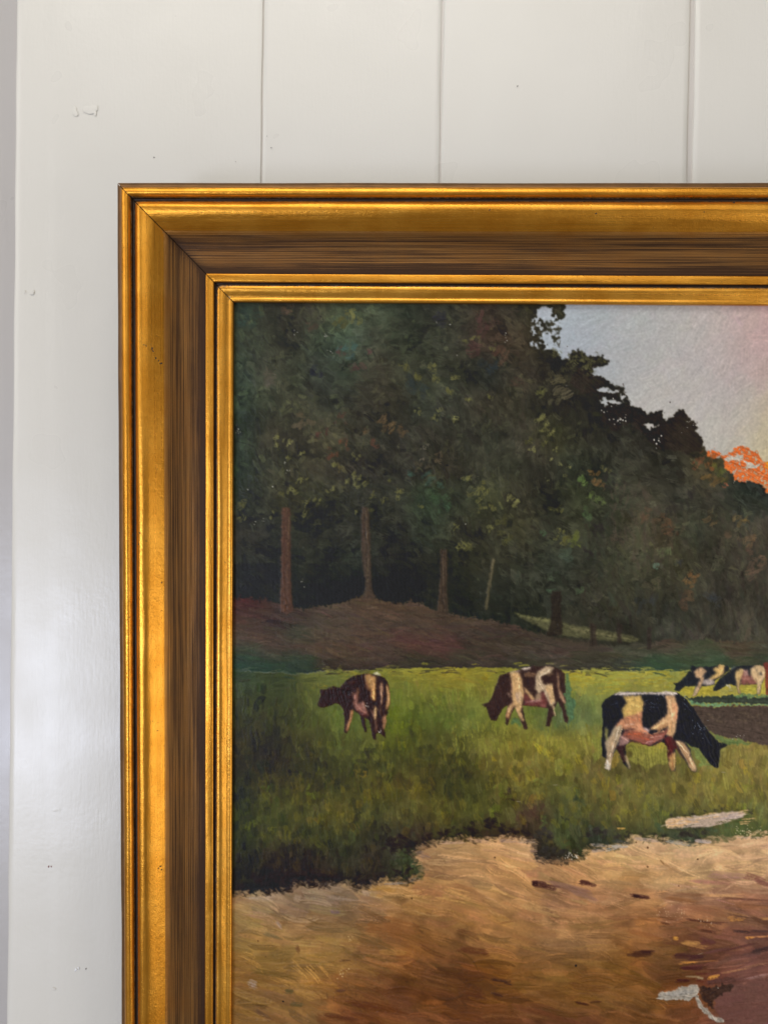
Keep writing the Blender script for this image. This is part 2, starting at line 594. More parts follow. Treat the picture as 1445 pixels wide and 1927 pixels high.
def field(pts, sig=34., ysc=1.):
    st = 8
    gx, gy = XX[::st, ::st], YY[::st, ::st]
    num = np.zeros(gx.shape + (3,))
    den = np.full(gx.shape, 1e-12)
    for x, y, r, g, b in pts:
        d2 = (gx - x) ** 2 + ((gy - y) * ysc) ** 2
        w = np.exp(-d2 / (2 * sig * sig)) + 1e-3 / (1 + d2 / sig ** 2) ** 3
        num += w[..., None] * np.array([r, g, b])
        den += w
    c = num / den[..., None] / 255.
    iy = np.minimum(np.arange(NH) / st, c.shape[0] - 1.001)
    ix = np.minimum(np.arange(NW) / st, c.shape[1] - 1.001)
    y0, x0 = iy.astype(int), ix.astype(int)
    fy, fx = (iy - y0)[:, None, None], (ix - x0)[None, :, None]
    y1, x1 = np.minimum(y0 + 1, c.shape[0] - 1), np.minimum(x0 + 1, c.shape[1] - 1)
    return ((c[y0][:, x0] * (1 - fx) + c[y0][:, x1] * fx) * (1 - fy) + (c[y1][:, x0] * (1 - fx) + c[y1][:, x1] * fx) * fy).astype(np.float32)


def win(x0, y0, x1, y1):
    a, b = max(0, int((x0 - X0) / ST)), min(NW, int((x1 - X0) / ST) + 2)
    c, d = max(0, int((y0 - Y0) / ST)), min(NH, int((y1 - Y0) / ST) + 2)
    return (slice(c, d), slice(a, b)) if b > a and d > c else None


def inside(pts, warp=0., wn=None, pad=8):
    p = np.asarray(pts, np.float32)
    w = win(p[:, 0].min() - pad, p[:, 1].min() - pad, p[:, 0].max() + pad, p[:, 1].max() + pad)
    if w is None:
        return None, None
    n1 = (wn if wn is not None else N4)
    x = XX[w] + n1[w] * warp
    y = YY[w] + n1[::-1, ::-1][w] * warp
    m = np.zeros(x.shape, bool)
    k = len(p)
    for i in range(k):
        xa, ya = p[i]
        xb, yb = p[(i + 1) % k]
        if ya == yb:
            continue
        c = ((ya > y) != (yb > y)) & (x < (xb - xa) * (y - ya) / (yb - ya) + xa)
        m ^= c
    return w, m


def soften(m, n=1):
    a = m.astype(np.float32)
    for _ in range(n):
        q = np.pad(a, 1, mode='edge')
        a = (q[:-2, 1:-1] + q[2:, 1:-1] + q[1:-1, :-2] + q[1:-1, 2:] + 4 * a) / 8
    return a


def poly(pts, col, alpha=1., warp=1., soft=1, hatch=None, amp=.10, dry=0., thick=.06, lab=None, clip=None):
    """a patch of paint; hatch = direction of the bristle marks in degrees"""
    w, m = inside(pts, warp, N2 if warp < 2.5 else N4)
    if w is None:
        return
    a = soften(m, soft) * alpha
    if dry:
        a = a * np.clip((THREAD[w] * .5 + N2[w] * .25 + GRAIN[w] * .2) * .9 + 1.35 - dry * 1.5, 0, 1)
    if clip is not None:
        a = a * clip[w]
    tex = N2[w] * .35 + GRAIN[w] * .3
    if hatch is not None:
        c, s = math.cos(math.radians(hatch)), math.sin(math.radians(hatch))
        v = -XX[w] * s + YY[w] * c + N8[w] * 1.2
        u = XX[w] * c + YY[w] * s
        ln = np.random.default_rng(int(abs(pts[0][0]) * 7 + abs(pts[0][1])) % 99991).standard_normal(4096)
        iv = v * .8
        i0 = np.floor(iv).astype(int)
        f = iv - i0
        tex = tex + (ln[i0 % 4096] * (1 - f) + ln[(i0 + 1) % 4096] * f) * .8 + .3 * np.sin(u * .21 + ln[i0 % 4096] * 3)
    cc = np.array(col, np.float32) / 255. * (1 + amp * tex[..., None])
    RGB[w] = RGB[w] * (1 - a[..., None]) + cc * a[..., None]
    HGT[w] += a * thick * (1 + .5 * tex)
    if lab is not None:
        L = LAB[w]
        L[m] = lab


def stroke(x, y, ang, L, W, col, alpha=.8, thick=.06, curve=0., dry=0., clip=None, amp=.07):
    c, s = math.cos(ang), math.sin(ang)
    ex, ey = abs(c) * L + abs(s) * W + abs(curve) * L * .7 + 2, abs(s) * L + abs(c) * W + abs(curve) * L * .7 + 2
    w = win(x - ex, y - ey, x + ex, y + ey)
    if w is None:
        return
    dx, dy = XX[w] - x, YY[w] - y
    u = (dx * c + dy * s) / L
    v = (-dx * s + dy * c) / W
    if curve:
        v = v - curve * (L / W) * (u * u - .3)
    br = rng.standard_normal(14)
    iv = np.clip((v + 1) * 6, 0, 12.99)
    i0 = iv.astype(int)
    f = iv - i0
    b = br[i0] * (1 - f) + br[i0 + 1] * f
    end = 1 + .22 * b
    tip = np.sqrt(np.clip(1.15 - np.abs(u) ** 3, 0, 1))
    a = np.clip((end - np.abs(u)) * L / 3.2, 0, 1) * np.clip((tip - np.abs(v)) * W / 1.6, 0, 1)
    if dry:
        a = a * np.clip(1.1 - dry * (u + 1) * .6 + b * .5 + THREAD[w] * .14 * dry + GRAIN[w] * .2, 0, 1)
    a = a * alpha
    if clip is not None:
        a = a * clip[w]
    a3 = a[..., None]
    RGB[w] = RGB[w] * (1 - a3) + np.asarray(col, np.float32) * (1 + amp * b[..., None] * .7) * a3
    HGT[w] = HGT[w] * (1 - .35 * a) + a * thick * (1 + .55 * b + .5 * np.clip(np.abs(v) - .55, 0, 1))


def at(fieldc, x, y):
    return fieldc[min(NH - 1, max(0, int((y - Y0) / ST))), min(NW - 1, max(0, int((x - X0) / ST)))]


def cover(mask, fc, n, ang, L, W, jit=.035, alpha=.6, thick=.06, curve=.0, hue=.012, dry=.0, clip=True, angj=.35):
    ys, xs = np.nonzero(mask[::4, ::4])
    pick = rng.integers(0, len(ys), n)
    mk = mask.astype(np.float32) if clip else None
    for k in pick:
        x = X0 + (xs[k] * 4 + rng.random() * 4) * ST
        y = Y0 + (ys[k] * 4 + rng.random() * 4) * ST
        a = ang(x, y) if callable(ang) else ang
        c = at(fc, x, y)
        lum = c.mean()
        c = c * (1 + rng.standard_normal() * jit / max(lum, .12) * .45) + rng.standard_normal(3) * hue * (lum + .12)
        stroke(x, y, a + rng.standard_normal() * angj, rng.uniform(*L), rng.uniform(*W), np.clip(c, .01, 1),
               alpha * rng.uniform(.5, 1.), thick * rng.uniform(.4, 1.3), curve * rng.standard_normal(), dry, mk)


def dab(x, y, r, col, n=5, alpha=.75, spread=1., ang=-.9, thick=.10, dry=.5):
    c = np.array(col, np.float32) / 255.
    for _ in range(n):
        stroke(x + rng.standard_normal() * r * .55 * spread, y + rng.standard_normal() * r * .5 * spread, ang + rng.standard_normal() * .7,
               r * rng.uniform(.38, .8), r * rng.uniform(.24, .5), c * rng.uniform(.84, 1.12), alpha * rng.uniform(.5, 1), thick, rng.standard_normal() * .2, dry)


def specks(x, y, n, spread, col=(190, 186, 176), r=(.7, 1.5), sy=None):
    """flaked spots where the pale ground shows"""
    for _ in range(n):
        px, py = x + rng.standard_normal() * spread, y + rng.standard_normal() * (sy or spread)
        rr = rng.uniform(*r)
        w = win(px - 4, py - 4, px + 4, py + 4)
        if w is None:
            continue
        a = np.clip(rr + .4 - np.hypot(XX[w] - px, (YY[w] - py) * rng.uniform(.7, 1.4)), 0, 1)[..., None]
        RGB[w] = RGB[w] * (1 - a) + np.array(col) / 255. * a
        HGT[w] -= .05 * a[..., 0]


FOREST = ctl('''
590: 450 44 54 46, 520 52 48 40, 580 58 52 44, 640 66 70 52, 700 56 62 50, 760 52 58 48, 820 48 46 42, 870 50 48 42, 905 66 46 42, 960 62 54 46, 1010 62 54 44, 1045 58 56 46
640: 450 50 56 46, 490 56 58 46, 540 54 50 42, 600 52 60 48, 655 60 76 68, 700 58 56 48, 760 56 60 48, 820 56 56 48, 870 54 50 44, 910 70 48 42, 960 74 54 44, 1000 60 50 42, 1045 58 56 46
700: 455 44 54 46, 510 72 68 58, 560 58 60 46, 600 48 50 50, 650 52 58 48, 710 62 54 46, 760 60 58 46, 800 56 56 44, 860 56 54 44, 920 44 46 46, 970 62 52 44, 1020 52 44 40, 1060 48 42 38, 1100 52 46 38
760: 450 44 56 46, 500 54 56 44, 560 64 60 46, 620 54 54 46, 690 56 50 44, 740 60 52 42, 790 50 52 46, 850 54 52 46, 910 60 52 44, 960 62 54 44, 1010 56 50 44, 1070 48 42 38, 1130 44 40 36, 1180 46 42 40
820: 450 42 52 42, 510 66 58 44, 570 66 58 46, 620 64 56 42, 680 58 52 44, 750 54 48 44, 810 60 54 48, 870 56 52 46, 930 56 54 46, 980 62 54 48, 1040 66 62 40, 1100 50 46 40, 1160 50 46 42, 1220 46 40 38, 1290 50 40 36
880: 450 40 52 42, 500 58 56 44, 560 62 56 42, 620 60 52 42, 700 52 46 42, 770 50 46 42, 840 58 50 42, 900 58 54 46, 960 54 52 42, 1020 56 50 44, 1080 54 56 46, 1140 52 50 44, 1200 50 46 42, 1260 52 48 44, 1330 80 66 48
940: 450 50 54 40, 490 48 46 40, 540 60 54 36, 600 54 52 38, 680 50 48 42, 740 52 50 42, 810 54 66 48, 870 54 56 44, 920 64 62 40, 980 58 52 42, 1040 50 48 42, 1100 58 60 42, 1160 58 58 48, 1210 68 60 52, 1270 58 54 50, 1340 56 50 46, 1400 44 48 46, 1440 50 50 48, 1520 52 52 48
1000: 450 44 40 36, 510 44 42 38, 580 48 46 38, 650 44 42 38, 740 44 42 38, 810 46 50 40, 870 54 50 38, 930 58 54 42, 980 62 56 40, 1030 52 50 44, 1080 62 60 46, 1130 56 54 48, 1190 70 62 52, 1250 76 62 50, 1300 60 60 52, 1360 66 58 50, 1420 66 56 50, 1520 62 54 50
1060: 450 36 36 32, 510 40 38 34, 580 42 42 36, 650 40 42 38, 740 40 38 36, 800 40 38 34, 870 48 46 36, 930 54 50 40, 980 54 52 44, 1050 52 54 48, 1110 54 52 46, 1180 66 62 50, 1230 70 64 52, 1290 70 62 48, 1340 64 58 52, 1400 68 58 52, 1445 66 56 52, 1520 62 54 50
1110: 450 36 34 30, 510 38 36 32, 600 36 36 32, 660 36 36 32, 740 38 36 34, 800 40 38 34, 870 40 40 36, 940 44 44 40, 1000 50 50 44, 1060 48 48 44, 1110 52 48 42, 1170 62 58 48, 1220 64 60 50, 1290 68 60 50, 1350 62 54 50, 1410 62 54 48, 1520 60 52 48
1160: 950 42 42 38, 1000 46 46 40, 1070 50 46 40, 1140 52 48 42, 1200 50 46 42, 1260 52 50 46, 1320 58 54 50, 1380 64 56 50, 1440 60 52 48, 1520 60 52 48
1200: 1250 54 50 46, 1330 62 54 50, 1440 66 58 52, 1540 62 56 50
''')
SKY = ctl('''
590: 1070 166 176 183, 1130 168 174 177, 1200 173 173 171, 1280 179 175 169, 1350 187 176 170, 1400 194 168 160, 1440 200 160 155, 1520 202 158 150
640: 1060 162 173 183, 1130 166 171 174, 1200 175 174 171, 1280 180 175 169, 1350 186 174 168, 1400 194 165 158, 1440 200 156 152, 1520 202 156 150
690: 1060 162 172 182, 1130 162 169 174, 1200 176 175 171, 1280 181 175 170, 1350 183 173 167, 1400 188 164 160, 1440 194 158 152, 1520 200 170 140
740: 1130 166 170 172, 1200 184 179 170, 1280 184 178 169, 1350 185 177 171, 1392 175 169 174, 1440 190 166 150, 1520 206 184 130
790: 1200 186 180 171, 1280 188 182 171, 1350 188 180 172, 1390 186 178 166, 1425 188 177 152, 1450 201 185 138, 1520 210 186 120
840: 1320 189 183 172, 1380 191 183 168, 1440 206 184 130, 1520 212 180 110
''')
BANK = ctl('''
1135: 450 60 36 32, 560 58 48 40, 640 70 58 46, 700 76 60 46, 770 70 56 44
1152: 450 68 44 38, 500 60 44 36, 560 62 52 42, 640 74 62 50, 700 78 62 48, 850 66 54 44
1170: 450 72 58 46, 520 52 40 36, 600 70 60 50, 700 76 62 50, 790 72 58 46, 870 68 56 46
1190: 470 78 60 48, 520 62 50 42, 560 58 62 46, 620 74 62 50, 800 72 58 48, 900 66 56 46, 960 62 52 44, 1040 62 54 44
1210: 450 70 60 48, 520 74 60 48, 590 76 60 48, 700 74 58 48, 780 80 54 46, 830 74 52 46, 980 66 58 48, 1100 62 52 44, 1250 72 62 52, 1400 76 66 52, 1540 74 64 50
1228: 455 48 62 46, 520 66 58 46, 650 78 62 48, 740 68 56 46, 900 64 54 44, 1040 74 64 56, 1100 66 62 50, 1180 64 64 52, 1300 68 72 54, 1445 66 66 52, 1540 66 66 52
1248: 460 42 60 46, 520 44 62 46, 560 48 58 42, 640 58 50 38, 780 56 52 38, 880 62 56 42, 1000 60 56 44, 1100 62 60 46, 1240 58 76 54, 1320 58 72 52, 1445 60 66 50, 1540 62 64 50
''')
MEADOW = ctl('''
1262: 450 50 66 46, 520 58 68 42, 600 84 90 46, 660 92 96 46, 740 108 106 46, 800 120 112 44, 860 128 118 44, 920 116 112 46, 1000 116 114 48, 1080 120 126 56, 1140 124 126 58, 1200 120 124 62, 1260 90 108 60
1278: 450 54 66 42, 520 58 68 40, 600 84 88 44, 660 92 96 44, 740 104 106 44, 800 110 110 42, 860 122 115 42, 920 112 109 44, 1080 156 140 54, 1140 138 136 58, 1200 136 134 62, 1260 140 134 60, 1320 146 138 60, 1430 150 138 60
1310: 450 58 64 38, 520 54 60 34, 590 74 80 40, 660 80 90 42, 760 96 104 44, 820 96 100 42, 880 104 108 48, 1000 100 104 48, 1080 92 106 64, 1120 110 116 60, 1200 110 110 60
1350: 450 56 58 34, 520 56 58 34, 580 76 80 38, 640 82 92 42, 750 84 94 34, 820 84 94 40, 880 96 104 48, 940 104 108 46, 1000 100 104 48, 1040 82 94 58, 1090 88 100 60, 1250 130 128 60
1400: 450 50 50 32, 520 46 46 30, 580 62 64 34, 640 74 82 38, 700 80 86 40, 760 78 86 30, 800 66 70 36, 860 80 84 40, 920 100 102 46, 980 112 110 46, 1040 116 116 50, 1100 116 116 54, 1220 128 126 56, 1330 100 112 62, 1380 116 112 58, 1440 120 112 58, 1540 116 110 56
1440: 450 44 44 30, 520 42 40 28, 590 48 50 30, 660 56 60 32, 730 56 60 32, 800 64 64 34, 870 64 66 34, 930 92 88 42, 1000 100 96 46, 1060 106 106 48, 1130 88 84 48, 1200 86 84 46, 1280 94 92 50, 1350 110 104 54, 1430 114 108 56, 1540 112 106 54
1480: 450 40 44 28, 510 54 54 28, 580 60 60 28, 650 56 58 30, 700 66 64 28, 760 74 70 32, 830 64 66 32, 900 68 72 36, 950 88 86 40, 1010 90 90 44, 1060 80 84 46, 1130 92 90 48, 1200 96 96 50, 1280 100 96 50, 1360 110 108 52, 1430 104 100 52, 1540 102 98 52
1530: 450 46 52 28, 510 58 64 32, 580 60 62 32, 640 72 70 32, 700 58 62 34, 760 70 70 36, 830 82 80 38, 890 72 76 38, 950 76 78 40, 1000 74 62 46, 1060 72 78 46, 1120 80 82 48, 1180 96 94 48, 1240 84 90 50, 1320 92 92 52, 1420 92 96 54, 1540 90 92 52
1570: 460 44 50 28, 520 56 58 32, 600 52 56 32, 660 52 56 34, 720 44 44 34, 790 50 44 34, 860 54 54 34, 920 60 50 38, 1000 62 54 44, 1060 66 76 46, 1120 56 62 50, 1200 70 74 48, 1290 66 76 58, 1400 76 88 54, 1540 76 86 54
1620: 450 40 42 28, 520 40 36 28, 580 42 38 30, 650 46 48 34, 700 46 42 34, 760 52 58 38, 1040 52 46 42, 1080 58 58 42
1655: 460 36 36 26, 540 36 30 26, 600 40 32 28, 680 40 36 30, 740 48 46 34
''')
PATH = ctl('''
1590: 830 164 130 90, 890 180 140 94, 960 186 142 96, 1000 178 142 104, 1190 190 158 118, 1300 192 160 122, 1420 196 158 118, 1540 196 158 116
1612: 830 166 126 86, 890 182 140 92, 960 184 138 92, 1010 178 136 94, 1170 184 146 98, 1240 186 146 102, 1320 190 150 104, 1420 196 156 112, 1540 194 154 112
1650: 830 152 112 72, 900 172 130 82, 960 178 132 82, 1020 172 126 84, 1080 180 136 88, 1150 182 140 90, 1230 180 140 94, 1320 184 146 100, 1420 180 144 104, 1540 176 136 100
1690: 450 146 118 78, 500 152 128 98, 560 134 110 82, 620 134 110 84, 680 136 110 82, 740 152 114 68, 800 146 108 66, 870 150 108 66, 940 162 120 74, 1000 160 118 76, 1060 150 110 80, 1120 150 108 76, 1200 158 114 76, 1280 160 118 86, 1350 156 112 86, 1430 146 100 80, 1540 140 96 78
1730: 450 140 108 62, 520 132 102 66, 590 136 102 66, 660 134 100 62, 720 136 94 56, 780 132 90 50, 850 142 98 56, 920 150 106 64, 980 150 110 68, 1050 150 108 66, 1120 146 104 64, 1200 144 100 62, 1280 130 86 58, 1360 118 80 54, 1430 112 76 54, 1540 108 72 54
1770: 450 134 104 58, 520 134 102 60, 590 136 104 60, 640 132 102 58, 710 124 88 50, 780 116 76 42, 850 128 86 46, 920 138 98 58, 980 138 98 58, 1050 140 102 64, 1120 136 98 60, 1200 122 82 48, 1270 108 70 44, 1340 100 64 48, 1430 92 60 52, 1540 92 60 54
1810: 450 128 94 48, 520 130 96 48, 590 132 100 56, 660 122 86 50, 730 116 80 46, 800 108 70 40, 860 92 58 34, 930 96 62 32, 990 124 86 50, 1060 120 84 50, 1130 116 80 44, 1200 100 66 38, 1260 100 68 40, 1330 96 58 44, 1400 106 70 62, 1445 100 64 58, 1540 104 68 62
1850: 450 124 88 48, 520 120 86 46, 580 122 88 48, 650 118 80 46, 720 100 62 38, 800 98 62 36, 870 84 52 30, 940 96 60 28, 1000 108 74 38, 1080 112 74 38, 1150 116 78 40, 1220 108 70 38, 1280 98 62 36, 1330 94 58 46, 1390 100 64 54, 1440 112 74 66, 1540 112 76 70
1890: 450 120 88 50, 520 116 84 52, 580 120 88 52, 640 104 66 38, 700 96 58 34, 780 98 60 36, 850 94 58 34, 930 96 60 32, 1000 112 74 42, 1080 114 76 42, 1150 116 78 40, 1220 118 82 44, 1290 108 68 40, 1330 102 64 42, 1390 104 70 62, 1440 112 78 70, 1540 112 78 70
1925: 450 120 90 50, 520 112 82 48, 580 124 92 54, 650 94 56 34, 720 96 58 36, 800 90 56 36, 900 86 52 38, 1000 88 52 38, 1100 92 54 38, 1200 98 58 38, 1280 104 62 40, 1340 96 58 44, 1400 104 68 60, 1445 104 70 62, 1540 104 70 62
2000: 450 112 84 48, 650 92 56 36, 900 84 52 36, 1200 92 56 38, 1445 98 66 58
2090: 450 104 78 46, 650 88 54 36, 900 80 50 36, 1200 88 54 38, 1445 94 64 56
''')
FOREST[:, 2:] += (FOREST[:, 2:].mean(1, keepdims=True) - FOREST[:, 2:]) * .32
fF, fS, fB, fM, fP = field(FOREST, 24), field(SKY, 40), field(BANK, 22, 1.8), field(MEADOW, 27, 1.3), field(PATH, 27, 1.2)

MEADOW[(MEADOW[:, 1] >= 1440) & (MEADOW[:, 0] < 800), 2:] *= 1.14
PATH[PATH[:, 1] > 1790, 2:] *= np.array([1.07, 1.07, 1.02])
fP = field(PATH, 27, 1.2)
MEADOW[:, 2] *= np.where(MEADOW[:, 1] > 1380, 1.06, 1.02)
MEADOW[:, 2:] *= np.clip(MEADOW[:, 2:].mean(1, keepdims=True) / 66., .6, 1.6) ** .22
fM = field(MEADOW, 24, 1.3)
def blur(A, sig):
    fy, fx = np.fft.fftfreq(NH)[:, None], np.fft.rfftfreq(NW)[None]
    k = np.exp(-2 * (math.pi * sig / ST) ** 2 * (fx ** 2 + fy ** 2))
    return np.stack([np.fft.irfft2(np.fft.rfft2(A[..., i]) * k, s=(NH, NW)) for i in range(A.shape[-1])], -1)


# region outlines
TREE_LINE = [(1062, 540), (1060, 599), (1052, 606), (1056, 637), (1050, 650), (1023, 640), (1030, 652), (1048, 663), (1053, 676), (1068, 676), (1074, 660), (1087, 657),
             (1102, 668), (1130, 667), (1146, 678), (1142, 691), (1119, 692), (1112, 706), (1130, 707), (1146, 722), (1172, 727), (1178, 749), (1189, 765), (1204, 766), (1214, 778),
             (1244, 770), (1252, 776), (1247, 789), (1262, 786), (1270, 776), (1284, 770), (1291, 784), (1308, 792), (1310, 806), (1318, 824), (1325, 845), (1330, 862),
             (1360, 866), (1376, 893), (1380, 907), (1404, 905), (1424, 908), (1440, 924), (1470, 934), (1530, 930), (1620, 945), (1620, 1260), (400, 1260), (400, 540)]
BANK_TOP = [(400, 1127), (444, 1128), (500, 1131), (535, 1140), (582, 1145), (624, 1137), (660, 1131), (683, 1121), (696, 1119), (715, 1127), (734, 1133), (793, 1137),
            (828, 1149), (862, 1159), (930, 1170), (985, 1184), (1033, 1196), (1090, 1207), (1144, 1214), (1226, 1210), (1251, 1203), (1330, 1203), (1445, 1209), (1620, 1209), (1620, 1300), (400, 1300)]
MEADOW_TOP = [(400, 1262), (480, 1264), (561, 1268), (585, 1266), (603, 1262), (613, 1259), (632, 1262), (672, 1260), (735, 1258), (790, 1257), (930, 1256), (1000, 1259), (1072, 1261),
              (1160, 1262), (1244, 1262), (1300, 1260), (1445, 1258), (1620, 1258), (1620, 1720), (400, 1720)]
PATH_TOP = [(400, 1692), (437, 1689), (475, 1680), (523, 1677), (555, 1661), (579, 1666), (617, 1666), (651, 1661), (672, 1670), (696, 1668), (731, 1654), (762, 1658), (793, 1645),
            (795, 1633), (776, 1616), (771, 1604), (797, 1588), (845, 1581), (890, 1580), (930, 1578), (983, 1576), (1008, 1585), (1004, 1603), (1007, 1614), (1016, 1621), (1048, 1616),
            (1087, 1619), (1103, 1610), (1110, 1604), (1118, 1598), (1151, 1596), (1194, 1577), (1251, 1577), (1304, 1587), (1358, 1575), (1393, 1569), (1445, 1569), (1620, 1566), (1620, 2200), (400, 2200)]


def region(pts, warp, wn=None):
    w, m = inside(pts, warp, wn)
    out = np.zeros((NH, NW), bool)
    out[w] = m
    return out


mF = region(TREE_LINE, 2.2, N4 * .6 + N2 * .55)
mB = region(BANK_TOP, 2, N8 * .7 + N2 * .5)
mM = region(MEADOW_TOP, 1.3, N8 * .8 + N2 * .5)
mP = region(PATH_TOP, 2.2, N20 * .8 + N8 * .6 + N2 * .6)

# sky
g_ = fS.mean(-1, keepdims=True)
fS = (fS + (g_ - fS) * .22) * .965
RGB[:] = fS
HGT[:] = .05
mS = region([(1000, 500), (1640, 500), (1640, 960), (1300, 960), (1000, 760)], 0)
cover(mS, fS, 700, lambda x, y: -.6 + .4 * math.sin(x * .013), (14, 34), (8, 16), .014, .42, .012, .1, .006)
cover(mS, fS, 500, 1.2, (5, 14), (2, 5), .010, .35, .014, .1, .010)
for x0, y0, a, l in ((1208, 640, 1.45, 26), (1262, 655, 1.5, 30), (1160, 620, .6, 18), (1225, 720, .9, 14), (1330, 700, 1.3, 16)):
    stroke(x0, y0, a, l, 1.2, np.array([.60, .58, .55]), .25, .08)
specks(1260, 757, 1, 0, (70, 62, 58), (1.2, 1.5))
specks(1067, 652, 1, 0, (90, 84, 76), (1., 1.2))
# glowing far trees
mO = np.zeros((NH, NW), bool)
OR = (198, 98, 46)
ORP = [(1322, 850), (1331, 848), (1343, 844), (1352, 850), (1360, 857), (1368, 853), (1384, 843), (1398, 837), (1410, 846), (1424, 850), (1432, 866), (1440, 870), (1470, 868), (1530, 872),
       (1620, 866), (1620, 950), (1440, 930), (1400, 910), (1370, 905), (1322, 880)]
w, m = inside(ORP, 1.6, N2)
mO[w] = m
poly(ORP, OR, 1, 1.6, 1, 25, .10, .22, .10)
cover(mO, np.broadcast_to(np.array(OR, np.float32) / 255, (NH, NW, 3)), 130, .35, (4, 10), (1.5, 3.5), .05, .7, .12, .2, .02, .5)
poly([(1362, 862), (1372, 857), (1392, 856), (1400, 857), (1393, 862), (1402, 868), (1420, 874), (1431, 872), (1424, 879), (1414, 883), (1404, 877), (1397, 868), (1385, 864), (1374, 866), (1368, 871)], (186, 180, 166), .95, 1.2, 1, 20, .05)
for x, y in ((1358, 876), (1402, 886), (1408, 889), (1432, 899), (1429, 894), (1425, 901), (1436, 896)):
    dab(x, y, 5, (206, 190, 172), 3, .8, .6, .05)
poly([(1432, 872), (1445, 868), (1520, 872), (1620, 868), (1620, 890), (1445, 884)], (216, 138, 40), .8, 2, 2, 20)
dab(1398, 906, 6, (190, 72, 60), 3, .9, .6, 0)

# the wood
BR = rng.standard_normal


def forest_ang(x, y):
    return .75 + .5 * math.sin(x * .011 + y * .004) + .4 * math.sin(y * .017)


holes = np.zeros((NH, NW), bool)
for pts in ([(1014, 580), (1028, 577), (1040, 581), (1036, 594), (1046, 602), (1028, 603), (1012, 600), (1006, 592)],
            [(1022, 628), (1032, 622), (1046, 626), (1036, 634), (1040, 645), (1048, 654), (1030, 650), (1020, 640)],
            [(1032, 606), (1050, 604), (1058, 598), (1052, 612)],
            [(1121, 729), (1132, 730), (1146, 733), (1158, 733), (1166, 735), (1160, 740), (1140, 738), (1128, 737)],
            [(1129, 754), (1136, 748), (1142, 753), (1152, 750), (1160, 754), (1170, 757), (1164, 762), (1146, 758), (1140, 765), (1132, 761)],
            [(1212, 801), (1218, 796), (1228, 800), (1240, 801), (1234, 806), (1222, 808), (1214, 807)],
            [(1168, 738), (1176, 744), (1174, 757), (1168, 750)]):
    w, m = inside(pts, 1.6, N2)
    holes[w] |= m
# dry foliage edge: the sky shows through the threads at the fringe
edge = soften(mF, 10)
fringe = (edge < .86) & (YY < 905) & (XX > 990) & (XX < 1330)
dryhole = fringe & (THREAD * .6 + N2 * .55 + GRAIN * .35 > .55)
open_sky = (region([(1000, 590), (1034, 580), (1060, 612), (1056, 640), (1030, 660), (996, 650)], 3, N8) & (THREAD * .5 + N2 * .6 + N4 * .3 > .35))
mF2 = mF & ~holes & ~dryhole & ~open_sky
aF = soften(mF2, 4)[..., None]
base_sky = RGB.copy()
fF = (fF * (1 + .08 * N20[..., None])) * np.array([.97, 1.01, .89], np.float32)
mid = fF * (1 + .08 * N8[..., None] + .05 * N4[..., None])
RGB[:] = RGB * (1 - aF) + mid * aF
LAB[~mF & (YY < 1000)] = 1
HGT += aF[..., 0] * .04
mW = mF2 & ~mB & ~mM
cover(mW, fF, 2200, forest_ang, (10, 24), (5, 11), .06, .6, .07, .15, .009)
cover(mW, fF, 3600, forest_ang, (5, 14), (3, 7), .07, .6, .12, .2, .010, .3, angj=.5)
cover(mW, fF * 1.20, 1100, .9, (3, 8), (1.6, 3.6), .05, .45, .14, .2, .012, .6, angj=.8)
cover(mW, fF * .70, 1300, .9, (3, 10), (1.6, 4), .03, .42, .05, .2, .008, .5, angj=.8)
# right-hand foliage hangs in soft upright strokes
mR = mW & (XX > 1090) & (YY > 960)
cover(mR, fF, 1300, 1.45, (8, 22), (2.5, 6), .04, .5, .07, .1, .02, .3)
cover(mW & (YY > 1060) & (XX < 960), fF * .92, 900, .5, (8, 20), (3, 7), .02, .5, .06, .2, .008)

clipF = mW.astype(np.float32)
for x, y, r in ((480, 640, 40), (540, 690, 36), (650, 640, 44), (590, 610, 36), (700, 600, 40), (760, 690, 50), (830, 650, 40), (900, 690, 40), (560, 800, 45), (650, 790, 45), (740, 770, 50), (850, 760, 46), (620, 870, 44), (700, 850, 40), (545, 915, 44),
                (470, 770, 36), (470, 900, 34), (780, 870, 42), (870, 860, 46), (950, 820, 50), (925, 935, 50), (820, 930, 48), (1000, 745, 30), (1045, 745, 34), (960, 700, 40), (1095, 930, 44), (1195, 960, 56), (1330, 1000, 46), (1400, 1030, 46), (1060, 1040, 40),
                (985, 1000, 46), (1240, 1080, 46), (1300, 1100, 40), (1400, 1100, 44), (1150, 1080, 40), (980, 620, 40), (880, 610, 40), (1120, 830, 40), (680, 930, 40)):
    for _ in range(40):
        ox, oy = BR() * r * .55, BR() * r * .5
        lit = -(.45 * ox + .9 * oy) / r
        c = at(fF, x + ox, y + oy)
        g = 1 + .24 * lit + .06 * BR()
        c = np.clip(c * np.clip(g, .62, 1.5) + np.array([.022, .026, .004]) * max(0, lit) * 1.3, .03, .5)
        stroke(x + ox, y + oy, rng.choice([-.8, -.4, .7, 1.3]) + BR() * .35, rng.uniform(4, 11), rng.uniform(2.6, 5.5), c, .48, .12, BR() * .15, .25, clipF)
OLIVE = (106, 104, 60)
